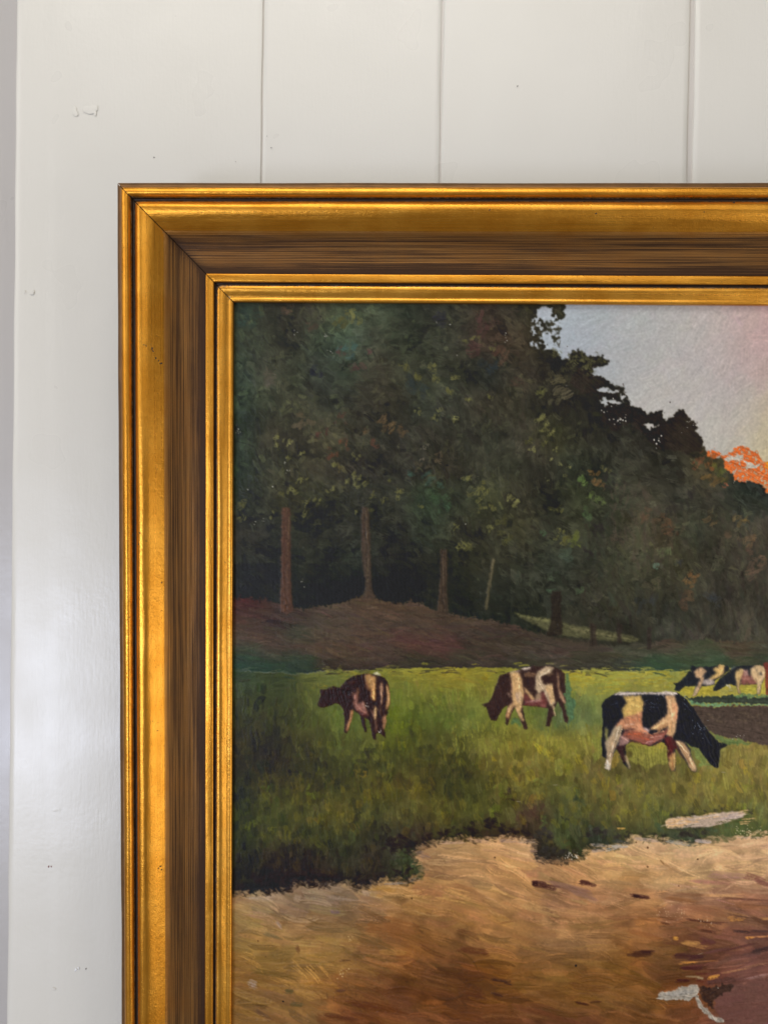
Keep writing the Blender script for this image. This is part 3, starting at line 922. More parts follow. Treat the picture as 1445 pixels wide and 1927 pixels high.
for x, y, r, g in ((665, 595, 14, .95), (638, 608, 15, .72), (892, 636, 9, 1), (930, 655, 8, .9), (764, 686, 11, .85), (812, 690, 13, .95), (786, 709, 11, .8), (814, 712, 11, .9), (854, 710, 9, .95), (842, 735, 10, .85),
                   (881, 749, 9, .9), (788, 775, 8, 1.15), (828, 773, 10, 1.1), (854, 787, 9, 1.15), (815, 788, 8, 1), (523, 820, 9, 1.0), (525, 838, 9, .95), (546, 833, 9, 1.1), (570, 852, 9, 1.1), (542, 861, 7, .85),
                   (629, 875, 8, .95), (669, 861, 10, .9), (568, 899, 9, .9), (550, 920, 13, .9), (535, 930, 11, .78), (624, 920, 9, 1.05), (650, 911, 9, 1.0), (670, 897, 9, 1.05), (672, 911, 9, .95),
                   (689, 908, 9, .95), (752, 925, 11, .85), (703, 934, 8, .85), (721, 939, 8, .8), (579, 946, 10, .82), (600, 942, 8, .85), (572, 968, 9, .85), (672, 963, 8, 1), (691, 956, 9, .8), (790, 953, 8, .9),
                   (458, 947, 11, .85), (513, 970, 7, 1.05), (456, 973, 8, .9), (878, 901, 11, 1.0), (907, 913, 11, .85), (894, 932, 11, .95), (916, 927, 9, .9), (904, 956, 10, .9), (923, 949, 10, .95),
                   (925, 992, 8, 1.05), (859, 992, 10, .9), (880, 1024, 14, .85), (868, 1030, 10, .9), (960, 938, 11, 1.12), (970, 946, 9, 1.15), (945, 975, 12, .7), (955, 1012, 14, .75), (1014, 790, 10, 1.05), (1028, 792, 12, 1.1),
                   (1030, 806, 10, 1.05), (1034, 820, 9, 1.), (1042, 812, 7, 1.15), (1022, 838, 9, .8), (994, 828, 9, .75), (1008, 850, 9, 1.2), (1044, 846, 6, 1.25), (1038, 864, 6, 1.3), (1051, 874, 6, 1.3), (1072, 878, 6, 1.25),
                   (1030, 903, 5, 1.35), (1062, 894, 5, 1.2), (1048, 956, 11, .85), (1064, 1014, 14, .8), (1050, 1016, 9, .95), (1052, 998, 8, .9), (735, 905, 7, .7), (920, 745, 8, .8), (872, 640, 8, .8)):
    dab(x, y, r, tuple(c * g * .96 for c in OLIVE), 5, .62, .8, -.9, .12, .6)
for x, y, r, c in ((904, 612, 18, (70, 50, 45)), (894, 660, 18, (68, 50, 45)), (940, 668, 16, (76, 58, 46)), (645, 833, 11, (92, 58, 42)), (627, 858, 11, (84, 58, 42)), (703, 833, 10, (78, 56, 44)), (734, 799, 14, (86, 70, 48)),
                   (752, 811, 12, (82, 66, 46)), (720, 790, 12, (82, 66, 46)), (686, 816, 8, (86, 70, 48)), (513, 719, 15, (78, 74, 62)), (505, 706, 12, (70, 66, 54)), (568, 799, 14, (84, 74, 56)), (560, 782, 12, (76, 68, 50)),
                   (537, 586, 13, (74, 60, 48)), (586, 614, 11, (70, 60, 48)), (645, 788, 10, (74, 56, 44)), (603, 816, 12, (72, 54, 44)), (672, 690, 12, (72, 56, 50)), (640, 662, 9, (76, 58, 52)), (695, 660, 9, (74, 56, 52)),
                   (658, 652, 14, (60, 80, 72)), (664, 672, 10, (60, 76, 70)), (771, 890, 9, (58, 76, 64)), (810, 897, 12, (58, 74, 64)), (826, 912, 8, (60, 76, 62)), (818, 938, 16, (58, 74, 50)), (806, 930, 12, (58, 70, 50)),
                   (840, 950, 12, (54, 70, 50)), (589, 698, 11, (38, 40, 46)), (776, 730, 18, (44, 50, 46)), (800, 738, 14, (44, 50, 46)), (921, 691, 16, (40, 46, 48)), (824, 598, 14, (42, 42, 46)), (600, 706, 10, (40, 42, 44)),
                   (797, 844, 5, (150, 140, 118)), (795, 864, 5, (130, 116, 96)), (805, 836, 4, (150, 140, 118)), (465, 600, 18, (44, 58, 50)), (640, 880, 8, (92, 84, 50)), (826, 862, 10, (78, 68, 52)), (790, 875, 12, (72, 66, 52)),
                   (1096, 903, 9, (88, 112, 58)), (1098, 912, 7, (96, 118, 62)), (1111, 935, 9, (82, 96, 52)), (1126, 938, 9, (80, 92, 54)), (1134, 944, 7, (84, 96, 56)), (1100, 962, 11, (66, 80, 52)), (1108, 970, 10, (64, 76, 52)),
                   (1116, 885, 9, (108, 80, 48)), (1140, 884, 8, (82, 78, 50)), (1126, 908, 11, (96, 76, 50)), (1118, 906, 8, (100, 76, 48)), (1135, 912, 8, (92, 74, 50)), (1082, 1008, 14, (84, 88, 48)), (1076, 1018, 11, (86, 92, 48)),
                   (1024, 1004, 7, (70, 88, 62)), (1046, 716, 14, (80, 74, 54)), (1056, 740, 16, (82, 76, 58)), (1048, 752, 13, (76, 72, 54)), (1018, 738, 10, (84, 84, 50)), (972, 720, 10, (70, 56, 46)),
                   (1336, 868, 12, (112, 76, 46)), (1350, 880, 12, (86, 84, 46)), (1358, 890, 11, (84, 82, 46)), (1340, 898, 14, (96, 76, 46)), (1362, 902, 10, (86, 76, 46)), (1310, 872, 9, (120, 74, 52)), (1318, 862, 10, (90, 62, 44)),
                   (1366, 913, 6, (206, 98, 66)), (1238, 1062, 8, (98, 122, 100)), (1236, 1066, 8, (96, 120, 100)), (1250, 1036, 12, (82, 88, 60)), (1216, 972, 14, (88, 70, 54)), (1250, 985, 14, (88, 68, 50)), (1260, 998, 12, (86, 66, 50)),
                   (1298, 1086, 12, (104, 78, 52)), (1302, 1094, 10, (108, 80, 50)), (1292, 1118, 14, (84, 68, 50)), (1284, 1135, 12, (80, 64, 50)), (1345, 976, 13, (82, 70, 50)), (1388, 976, 12, (96, 82, 54)), (1400, 978, 9, (100, 84, 54)),
                   (1405, 1018, 13, (96, 78, 58)), (1414, 1012, 9, (104, 84, 60)), (1366, 1008, 12, (78, 66, 52)), (1434, 1048, 9, (96, 76, 60)), (1415, 1070, 14, (88, 72, 58)), (1430, 1064, 10, (90, 74, 60)), (1410, 1038, 10, (84, 68, 56)),
                   (1350, 1060, 14, (76, 74, 58)), (1340, 1130, 14, (54, 56, 56)), (1216, 1130, 16, (50, 52, 50)), (1280, 1060, 9, (52, 54, 52)), (1066, 1050, 16, (62, 70, 58)), (1058, 1042, 12, (66, 74, 58)), (1040, 1085, 12, (62, 70, 54)),
                   (1036, 1114, 8, (66, 84, 62)), (1092, 1112, 10, (64, 76, 54)), (1160, 1010, 12, (72, 64, 52)), (1230, 1100, 14, (74, 70, 54))):
    dab(x, y, r, c, 7, .55, .9, -.6, .09, .35)
# a paler dome of bushes on the right and the dark hollow beside it
for x, y, r in ((1165, 925, 16), (1190, 918, 18), (1214, 935, 18), (1230, 960, 18), (1150, 960, 18), (1190, 965, 24), (1175, 1000, 24), (1220, 1010, 24), (1200, 1050, 24), (1235, 1060, 20)):
    for _ in range(7):
        stroke(x + BR() * r * .5, y + BR() * r * .5, 1.5 + BR() * .3, r * .6, 3.5, np.array([70, 63, 53]) / 255 * rng.uniform(.9, 1.1), .35, .06, 0, .3, clipF)
for x, y, r in ((1142, 915, 12), (1148, 900, 12), (1130, 990, 14), (1118, 1000, 14), (1270, 960, 16), (1300, 930, 14), (1110, 1040, 12)):
    for _ in range(6):
        stroke(x + BR() * r * .5, y + BR() * r * .5, 1.2 + BR() * .4, r * .7, 3.5, np.array([44, 41, 38]) / 255, .35, .04, 0, .2, clipF)
# near-black clump at the tree line
for pts in ([(1084, 690), (1115, 700), (1140, 712), (1150, 722), (1128, 728), (1122, 742), (1096, 740), (1070, 720)], [(1124, 738), (1148, 737), (1162, 739), (1160, 749), (1140, 747), (1126, 752)],
            [(1130, 764), (1150, 758), (1174, 766), (1186, 770), (1180, 800), (1150, 812), (1132, 790)], [(1188, 768), (1208, 768), (1216, 790), (1212, 812), (1190, 806)],
            [(1214, 782), (1228, 776), (1240, 769), (1252, 772), (1250, 783), (1240, 796), (1224, 793)], [(1212, 812), (1236, 808), (1250, 796), (1300, 800), (1312, 830), (1322, 848), (1290, 852), (1240, 842), (1218, 830)],
            [(1268, 782), (1284, 772), (1288, 790), (1278, 800), (1262, 796)]):
    poly(pts, (44, 36, 32), .55, 2.2, 3, 40, .10, .1, .05, clip=clipF)
# olive sprays over the sky
for x, y, r in ((1086, 666, 10), (1078, 680, 12), (1098, 676, 11), (1112, 680, 10), (1126, 675, 9), (1138, 680, 8), (1068, 686, 12), (1100, 692, 11), (1110, 700, 9), (1052, 668, 9), (1040, 664, 9)):
    dab(x, y, r, (82, 80, 56), 6, .6, .8, .6, .10, .8)
for x, y, r in ((1044, 590, 7), (1052, 582, 8), (1056, 596, 6), (1036, 610, 8), (1046, 616, 8), (1040, 640, 6), (1048, 644, 7), (1020, 612, 7), (1014, 628, 8), (1050, 574, 7), (1034, 624, 6)):
    dab(x, y, r, (66, 62, 48), 5, .8, .8, .7, .08, .9)
for x, y in ((1270, 786), (1278, 778), (1284, 784), (1292, 788), (1298, 794), (1304, 800), (1262, 790), (1164, 728), (1170, 734), (1174, 742), (1178, 754), (1182, 762)):
    dab(x, y, 6, (54, 44, 38), 4, .75, .8, 1.1, .08, 1.)
rim = (soften(mF2, 12) > .35) & (soften(mF2, 12) < .8) & (YY < 900) & (XX > 1000) & (XX < 1330)
ys, xs = np.nonzero(rim[::2, ::2])
for k in rng.integers(0, len(ys), 800):
    x, y = X0 + xs[k] * 2 * ST, Y0 + ys[k] * 2 * ST
    c = np.array([58, 52, 44]) / 255 * rng.uniform(.75, 1.35)
    stroke(x, y, rng.uniform(-1.6, 1.6), rng.uniform(1.4, 3.6), rng.uniform(.8, 1.7), c, .55, .1, 0, .5)
specks(1167, 790, 12, 6)
specks(1155, 775, 8, 10)
specks(1236, 830, 8, 6)
for x, y, n, s in ((1300, 800, 8, 8), (555, 625, 4, 3), (612, 631, 6, 3), (821, 607, 3, 2), (847, 611, 3, 2), (860, 668, 2, 1), (450, 812, 8, 5), (537, 870, 5, 2), (543, 887, 5, 3), (480, 985, 3, 2), (496, 980, 3, 2), (468, 922, 2, 2), (513, 915, 2, 1),
                   (955, 636, 6, 6), (620, 660, 4, 4), (1064, 725, 3, 2), (570, 1092, 3, 3), (573, 1104, 1, 1), (648, 1172, 4, 3), (515, 1172, 1, 0), (442, 1168, 3, 3), (877, 985, 3, 2)):
    specks(x, y, n, s * .8, (168, 166, 156), (.5, 1.0))
# cracks and ridges in old paint
for pts in ([(600, 594), (607, 598), (609, 604), (603, 607)], [(774, 636), (784, 643), (797, 646)], [(440, 830), (465, 835), (480, 842), (486, 862), (492, 880)], [(578, 1020), (620, 1046), (645, 1050), (700, 1048), (780, 1040)], [(700, 1105), (740, 1094), (770, 1100)]):
    for (xa, ya), (xb, yb) in zip(pts[:-1], pts[1:]):
        stroke((xa + xb) / 2, (ya + yb) / 2, math.atan2(yb - ya, xb - xa), math.hypot(xb - xa, yb - ya) / 2 + 1, 1.3, np.array([.11, .10, .09]), .5, .16)
specks(841, 876, 1, 0, (18, 16, 16), (2, 2.4))

# bank of leaf mould under the trees
aB = soften(mB & ~mM, 5)[..., None]
RGB[:] = RGB * (1 - aB) + fB * (1 + .05 * N8[..., None]) * aB
LAB[mB] = 2
mBo = mB & ~mM
cover(mBo, fB, 1200, lambda x, y: .22 - .0002 * (x - 440), (10, 30), (2.5, 6), .04, .6, .09, .1, .02, .2, angj=.18)
cover(mBo, fB * 1.15, 500, .15, (5, 16), (1.2, 2.6), .04, .5, .12, .1, .03, .5, angj=.3)
cover(mBo, fB * .8, 400, .15, (5, 16), (1.2, 2.6), .02, .5, .05, .1, .02, .5, angj=.3)
poly([(560, 1180), (630, 1190), (700, 1215), (660, 1212), (600, 1200)], (84, 72, 54), .3, 3, 4, 20, .1)
cr = (soften(mB, 14) > .2) & (soften(mB, 14) < .8)
ys, xs = np.nonzero(cr[::3, ::3])
for k in rng.integers(0, len(ys), 520):
    x, y = X0 + xs[k] * 3 * ST, Y0 + ys[k] * 3 * ST
    c = at(RGB, x + BR() * 3, y + rng.choice([-7, 7]) + BR() * 2)
    stroke(x, y, rng.choice([.1, 1.4]) + BR() * .4, rng.uniform(3, 9), rng.uniform(1.5, 3.2), c * rng.uniform(.88, 1.08), .5, .08, .1, .3)
# sunlit clearing beyond the trunks
poly([(966, 1153), (985, 1160), (1037, 1167), (1080, 1176), (1130, 1185), (1180, 1194), (1204, 1203), (1190, 1208), (1144, 1206), (1094, 1200), (1054, 1195), (1040, 1192), (1002, 1174), (975, 1161)], (90, 88, 60), .78, .6, 6, 14, .10)
poly([(966, 1152), (990, 1158), (1037, 1165), (1030, 1171), (1000, 1166), (975, 1158)], (118, 116, 74), .6, .6, 4, 14, .10, .1)
poly([(1056, 1178), (1100, 1184), (1180, 1200), (1196, 1206), (1150, 1198), (1090, 1190)], (110, 104, 72), .5, .6, 4, 12, .10, .1)

# meadow
aM = soften(mM & ~mP, 2)[..., None]
RGB[:] = RGB * (1 - aM) + fM * (1 + .05 * N8[..., None]) * aM
LAB[mM] = 3
mMo = mM & ~mP
cover(mMo & (YY < 1300), fM, 420, .05, (10, 26), (2.5, 5), .05, .55, .08, .1, .02, .2, angj=.15)
cover(mMo & (YY > 1285), fM, 1700, 1.5, (8, 18), (5, 10), .07, .6, .07, .1, .022, .1, angj=.22)
cover(mMo & (YY > 1280), fM, 2100, 1.52, (5, 12), (2.2, 5), .075, .55, .10, .12, .026, .4, angj=.25)
cover(mMo & (YY > 1290) & (XX > 850), fM * 1.18, 700, 1.5, (3, 9), (1., 2.2), .05, .5, .12, .12, .03, .6, angj=.3)
cover(mMo & (YY > 1395), fM * np.array([1.30, 1.25, .95]), 300, 1.4, (6, 13), (4, 9), .03, .45, .08, .1, .03, .3)
cover(mMo & (YY > 1395), fM * .70, 300, 1.4, (6, 15), (4, 9), .02, .45, .05, .1, .015, .3)


def dabs(lst, n, al, sp, ang, th=.09, dry=.3):
    for x, y, r, c in lst:
        dab(x, y, r, c, n, al, sp, ang, th, dry)


for _ in range(260):
    x = rng.choice([rng.uniform(1072, 1290), rng.uniform(640, 935)])
    y = 1263 + abs(BR()) * (16 if x > 1000 else 9)
    stroke(x, y, BR() * .12, rng.uniform(4, 12), rng.uniform(1.4, 3), np.array([158, 143, 54] if x > 1000 else [134, 124, 46]) / 255 * rng.uniform(.85, 1.1), .45, .1, .1, .4)
for _ in range(240):
    x, y = rng.uniform(850, 1130), 1392 + BR() * 16
    stroke(x, y, 1.5 + BR() * .15, rng.uniform(4, 10), rng.uniform(1.2, 2.6), np.array([128, 126, 52]) / 255 * rng.uniform(.82, 1.1), .45, .1, .1, .4)
dabs(((1085, 1270, 12, (164, 146, 52)), (1110, 1274, 10, (158, 142, 56)), (1096, 1290, 9, (156, 142, 54)), (840, 1266, 10, (140, 124, 44)), (870, 1276, 10, (134, 122, 42)), (905, 1284, 9, (132, 122, 44)), (912, 1272, 10, (138, 122, 40)), (618, 1265, 8, (120, 114, 52)), (640, 1266, 9, (112, 108, 50)),
      (1210, 1268, 10, (152, 142, 66)), (1236, 1292, 12, (146, 138, 64)), (1290, 1300, 10, (170, 154, 60)), (1320, 1303, 9, (168, 152, 58)), (1418, 1300, 8, (158, 146, 58))), 6, .6, 1., .1)
dabs(((610, 1292, 7, (124, 106, 40)), (600, 1290, 8, (104, 100, 42)), (672, 1456, 8, (116, 98, 40)), (690, 1456, 7, (122, 96, 36)), (714, 1456, 7, (110, 94, 36)), (586, 1490, 12, (82, 88, 34)), (510, 1560, 9, (98, 96, 40)), (470, 1560, 12, (76, 80, 32)), (505, 1478, 10, (66, 74, 30)),
      (540, 1485, 10, (74, 74, 30)), (520, 1420, 14, (40, 36, 28)), (490, 1440, 14, (38, 42, 32)), (690, 1425, 16, (52, 50, 34)), (800, 1425, 16, (58, 58, 34)), (745, 1340, 12, (96, 104, 30)), (750, 1365, 12, (94, 102, 28)), (640, 1350, 11, (86, 100, 44)), (628, 1335, 10, (84, 96, 40)),
      (600, 1306, 9, (92, 94, 42)), (580, 1306, 9, (88, 92, 42)), (1014, 1470, 9, (112, 116, 52)), (1060, 1445, 12, (124, 120, 46)), (940, 1490, 12, (98, 104, 40)), (936, 1520, 12, (94, 100, 38)), (965, 1490, 9, (54, 46, 36)), (966, 1505, 6, (52, 42, 34)), (1174, 1527, 11, (124, 118, 48)),
      (1215, 1520, 12, (118, 114, 48)), (1220, 1505, 9, (120, 116, 50)), (1080, 1500, 12, (66, 74, 50)), (1090, 1508, 10, (64, 72, 50)), (1000, 1528, 14, (76, 56, 44)), (985, 1536, 12, (72, 54, 42)), (1026, 1542, 9, (84, 98, 50)), (1065, 1542, 6, (48, 50, 40)), (1168, 1487, 9, (92, 82, 54)),
      (1165, 1480, 6, (130, 104, 66)), (820, 1510, 12, (84, 80, 36)), (770, 1480, 12, (82, 74, 34)), (740, 1500, 14, (74, 72, 32)), (650, 1530, 15, (80, 76, 34)), (625, 1525, 12, (76, 74, 32)), (680, 1530, 8, (46, 48, 36)), (1400, 1480, 10, (124, 122, 50)), (1430, 1500, 10, (116, 112, 50)),
      (1346, 1478, 9, (120, 120, 56)), (1400, 1512, 10, (118, 118, 50)), (1410, 1480, 9, (126, 124, 52)), (690, 1360, 9, (72, 80, 40))), 6, .5, 1., 1.45)
for x, y, a in ((975, 1508, .1), (1044, 1477, .0), (1360, 1453, 0.1)):
    stroke(x, y, a, 6, 1.3, np.array([.55, .52, .42]), .8, .15)
for _ in range(420):
    x = rng.uniform(436, 1500)
    y = 1259 + BR() * 7
    c = at(RGB, x, y + BR() * 7)
    stroke(x, y, BR() * .12, rng.uniform(5, 16), rng.uniform(1.4, 3.2), c * rng.uniform(.9, 1.1), .6, .08, .1, .35)
# purple shadow along the ragged edge of the turf
for x, y, r in ((460, 1676, 12), (485, 1662, 13), (510, 1658, 14), (540, 1652, 13), (565, 1648, 14), (590, 1652, 13), (610, 1655, 12), (640, 1650, 12), (672, 1660, 12), (690, 1660, 10), (715, 1648, 10), (745, 1645, 8), (770, 1640, 8), (730, 1595, 10), (745, 1590, 12), (760, 1592, 10), (748, 1578, 10),
                (775, 1586, 10), (800, 1578, 9), (830, 1572, 9), (860, 1570, 9), (890, 1562, 10), (915, 1550, 10), (930, 1545, 10), (945, 1558, 9), (960, 1564, 8), (990, 1565, 8), (1020, 1568, 9), (1035, 1575, 9), (1025, 1600, 9), (1040, 1606, 9), (1060, 1606, 8), (1075, 1610, 7), (1014, 1614, 6),
                (1110, 1570, 9), (1125, 1568, 9), (1140, 1566, 9), (1165, 1574, 8), (1180, 1572, 7), (1205, 1572, 8), (1225, 1574, 8), (1245, 1576, 7), (1300, 1572, 11), (1315, 1578, 10), (1285, 1566, 10), (1330, 1564, 9), (1262, 1536, 5), (1285, 1534, 5), (1305, 1531, 5), (1325, 1528, 5), (1345, 1523, 6), (1360, 1521, 5), (1385, 1525, 4), (1410, 1529, 5)):
    dab(x, y, r * 1.15, (42, 33, 30) if x < 1000 else (56, 52, 46), 9, .62, 1., .1 if x > 560 else -.1, .05, .15)
dabs(((770, 1620, 12, (64, 70, 44)), (760, 1605, 10, (62, 68, 42)), (785, 1628, 9, (62, 70, 44)), (745, 1625, 12, (56, 60, 40)), (1080, 1590, 12, (62, 68, 44)), (1060, 1590, 10, (66, 76, 46)), (1095, 1597, 9, (64, 70, 44)), (1240, 1560, 12, (70, 84, 60)), (1370, 1552, 12, (78, 94, 58)), (1400, 1560, 12, (84, 98, 58)),
      (1340, 1556, 10, (70, 86, 62)), (1430, 1552, 10, (84, 96, 56))), 6, .5, 1., .3)

# path
fP = fP * (1.03 + .035 * N20[..., None] + .03 * N8[..., None]) + N20[::-1][..., None] * np.array([.006, .001, -.004], np.float32)
aP = soften(mP, 6)[..., None]
# keep the turf's soft shadow just over the edge
RGB[:] = RGB * (1 - aP) + fP * (1 + .05 * N8[..., None]) * aP
LAB[mP] = 4


def path_ang(x, y):
    if x > 1250 and y > 1780:
        return -.22
    return .24 - .16 * min(1, max(0, (x - 900) / 400)) + .14 * math.sin(x * .012 + y * .02)


cover(mP, fP, 1400, path_ang, (18, 46), (6, 13), .06, .6, .14, .14, .018, .2, angj=.14)
cover(mP, fP, 800, path_ang, (16, 38), (3, 6.5), .055, .5, .22, .12, .016, .35, angj=.13)
wet = blur(RGB, 2.6)          # wet paint runs together under the last touches
RGB = (RGB + (wet - RGB) * .40 * aP).astype(np.float32)
for g, n in ((1.15, 230), (.82, 260)):
    cover(mP, np.clip(fP * np.array([g, g * 1.005, g * 1.01]), 0, 1), n, path_ang, (20, 48), (3.5, 8.5), .03, .55, .26, .14, .016, .35, angj=.12)
cover(mP & (YY < 1740), fP * np.array([1.13, 1.15, 1.2]), 170, path_ang, (12, 30), (1.4, 3.2), .04, .5, .26, .18, .02, .5, angj=.16)
cover(mP & (YY >= 1700), fP * np.array([1.15, 1.15, 1.12]), 170, path_ang, (12, 32), (1.4, 3.2), .04, .42, .24, .18, .02, .6, angj=.16)
cover(mP, fP * .80, 240, path_ang, (10, 30), (1.2, 3.0), .03, .5, .08, .25, .02, .5, angj=.2)
# thick ridges left by the loaded brush
for x, y, a, l, cv, g in ((470, 1800, .45, 26, .2, 1.18), (480, 1812, .5, 26, .25, 1.2), (570, 1830, .8, 22, .1, 1.15), (590, 1830, .85, 24, .1, 1.2), (560, 1822, .75, 20, .1, 1.15), (612, 1828, .8, 22, .1, 1.15), (740, 1680, .1, 30, -.3, 1.18), (775, 1678, .1, 34, -.3, 1.16), (930, 1640, .5, 24, -.2, 1.15), (955, 1630, .35, 26, -.2, 1.18),
                          (1010, 1730, .4, 34, -.25, 1.14), (1060, 1760, .35, 40, .25, 1.15), (1090, 1770, .2, 46, .25, 1.18), (1130, 1795, .35, 34, .3, 1.12), (1200, 1600, .5, 30, -.1, 1.14), (1230, 1612, .42, 40, -.1, 1.15), (1265, 1625, .45, 34, -.1, 1.16), (1300, 1640, .4, 34, -.1, 1.1), (870, 1600, .05, 36, .2, 1.1),
                          (1050, 1690, .3, 30, 0, 1.12), (1160, 1700, .35, 30, 0, 1.12), (840, 1720, .15, 30, .3, 1.1), (820, 1840, .3, 36, 0, 1.1), (770, 1830, .35, 30, 0, 1.15), (540, 1730, .3, 20, 0, 1.15), (700, 1730, .3, 20, 0, 1.1), (1240, 1890, .5, 22, .4, 1.2), (910, 1790, .0, 28, .2, 1.15)):
    for k in range(5):
        c = at(fP, x, y)
        stroke(x + BR() * 3, y + (k - 2) * 2.6 + BR(), a + BR() * .06, l * rng.uniform(.5, 1.), rng.uniform(1., 1.9), np.clip(c * g * rng.uniform(.88, 1.1), 0, 1), .7, .38, cv, .4, aP[..., 0])
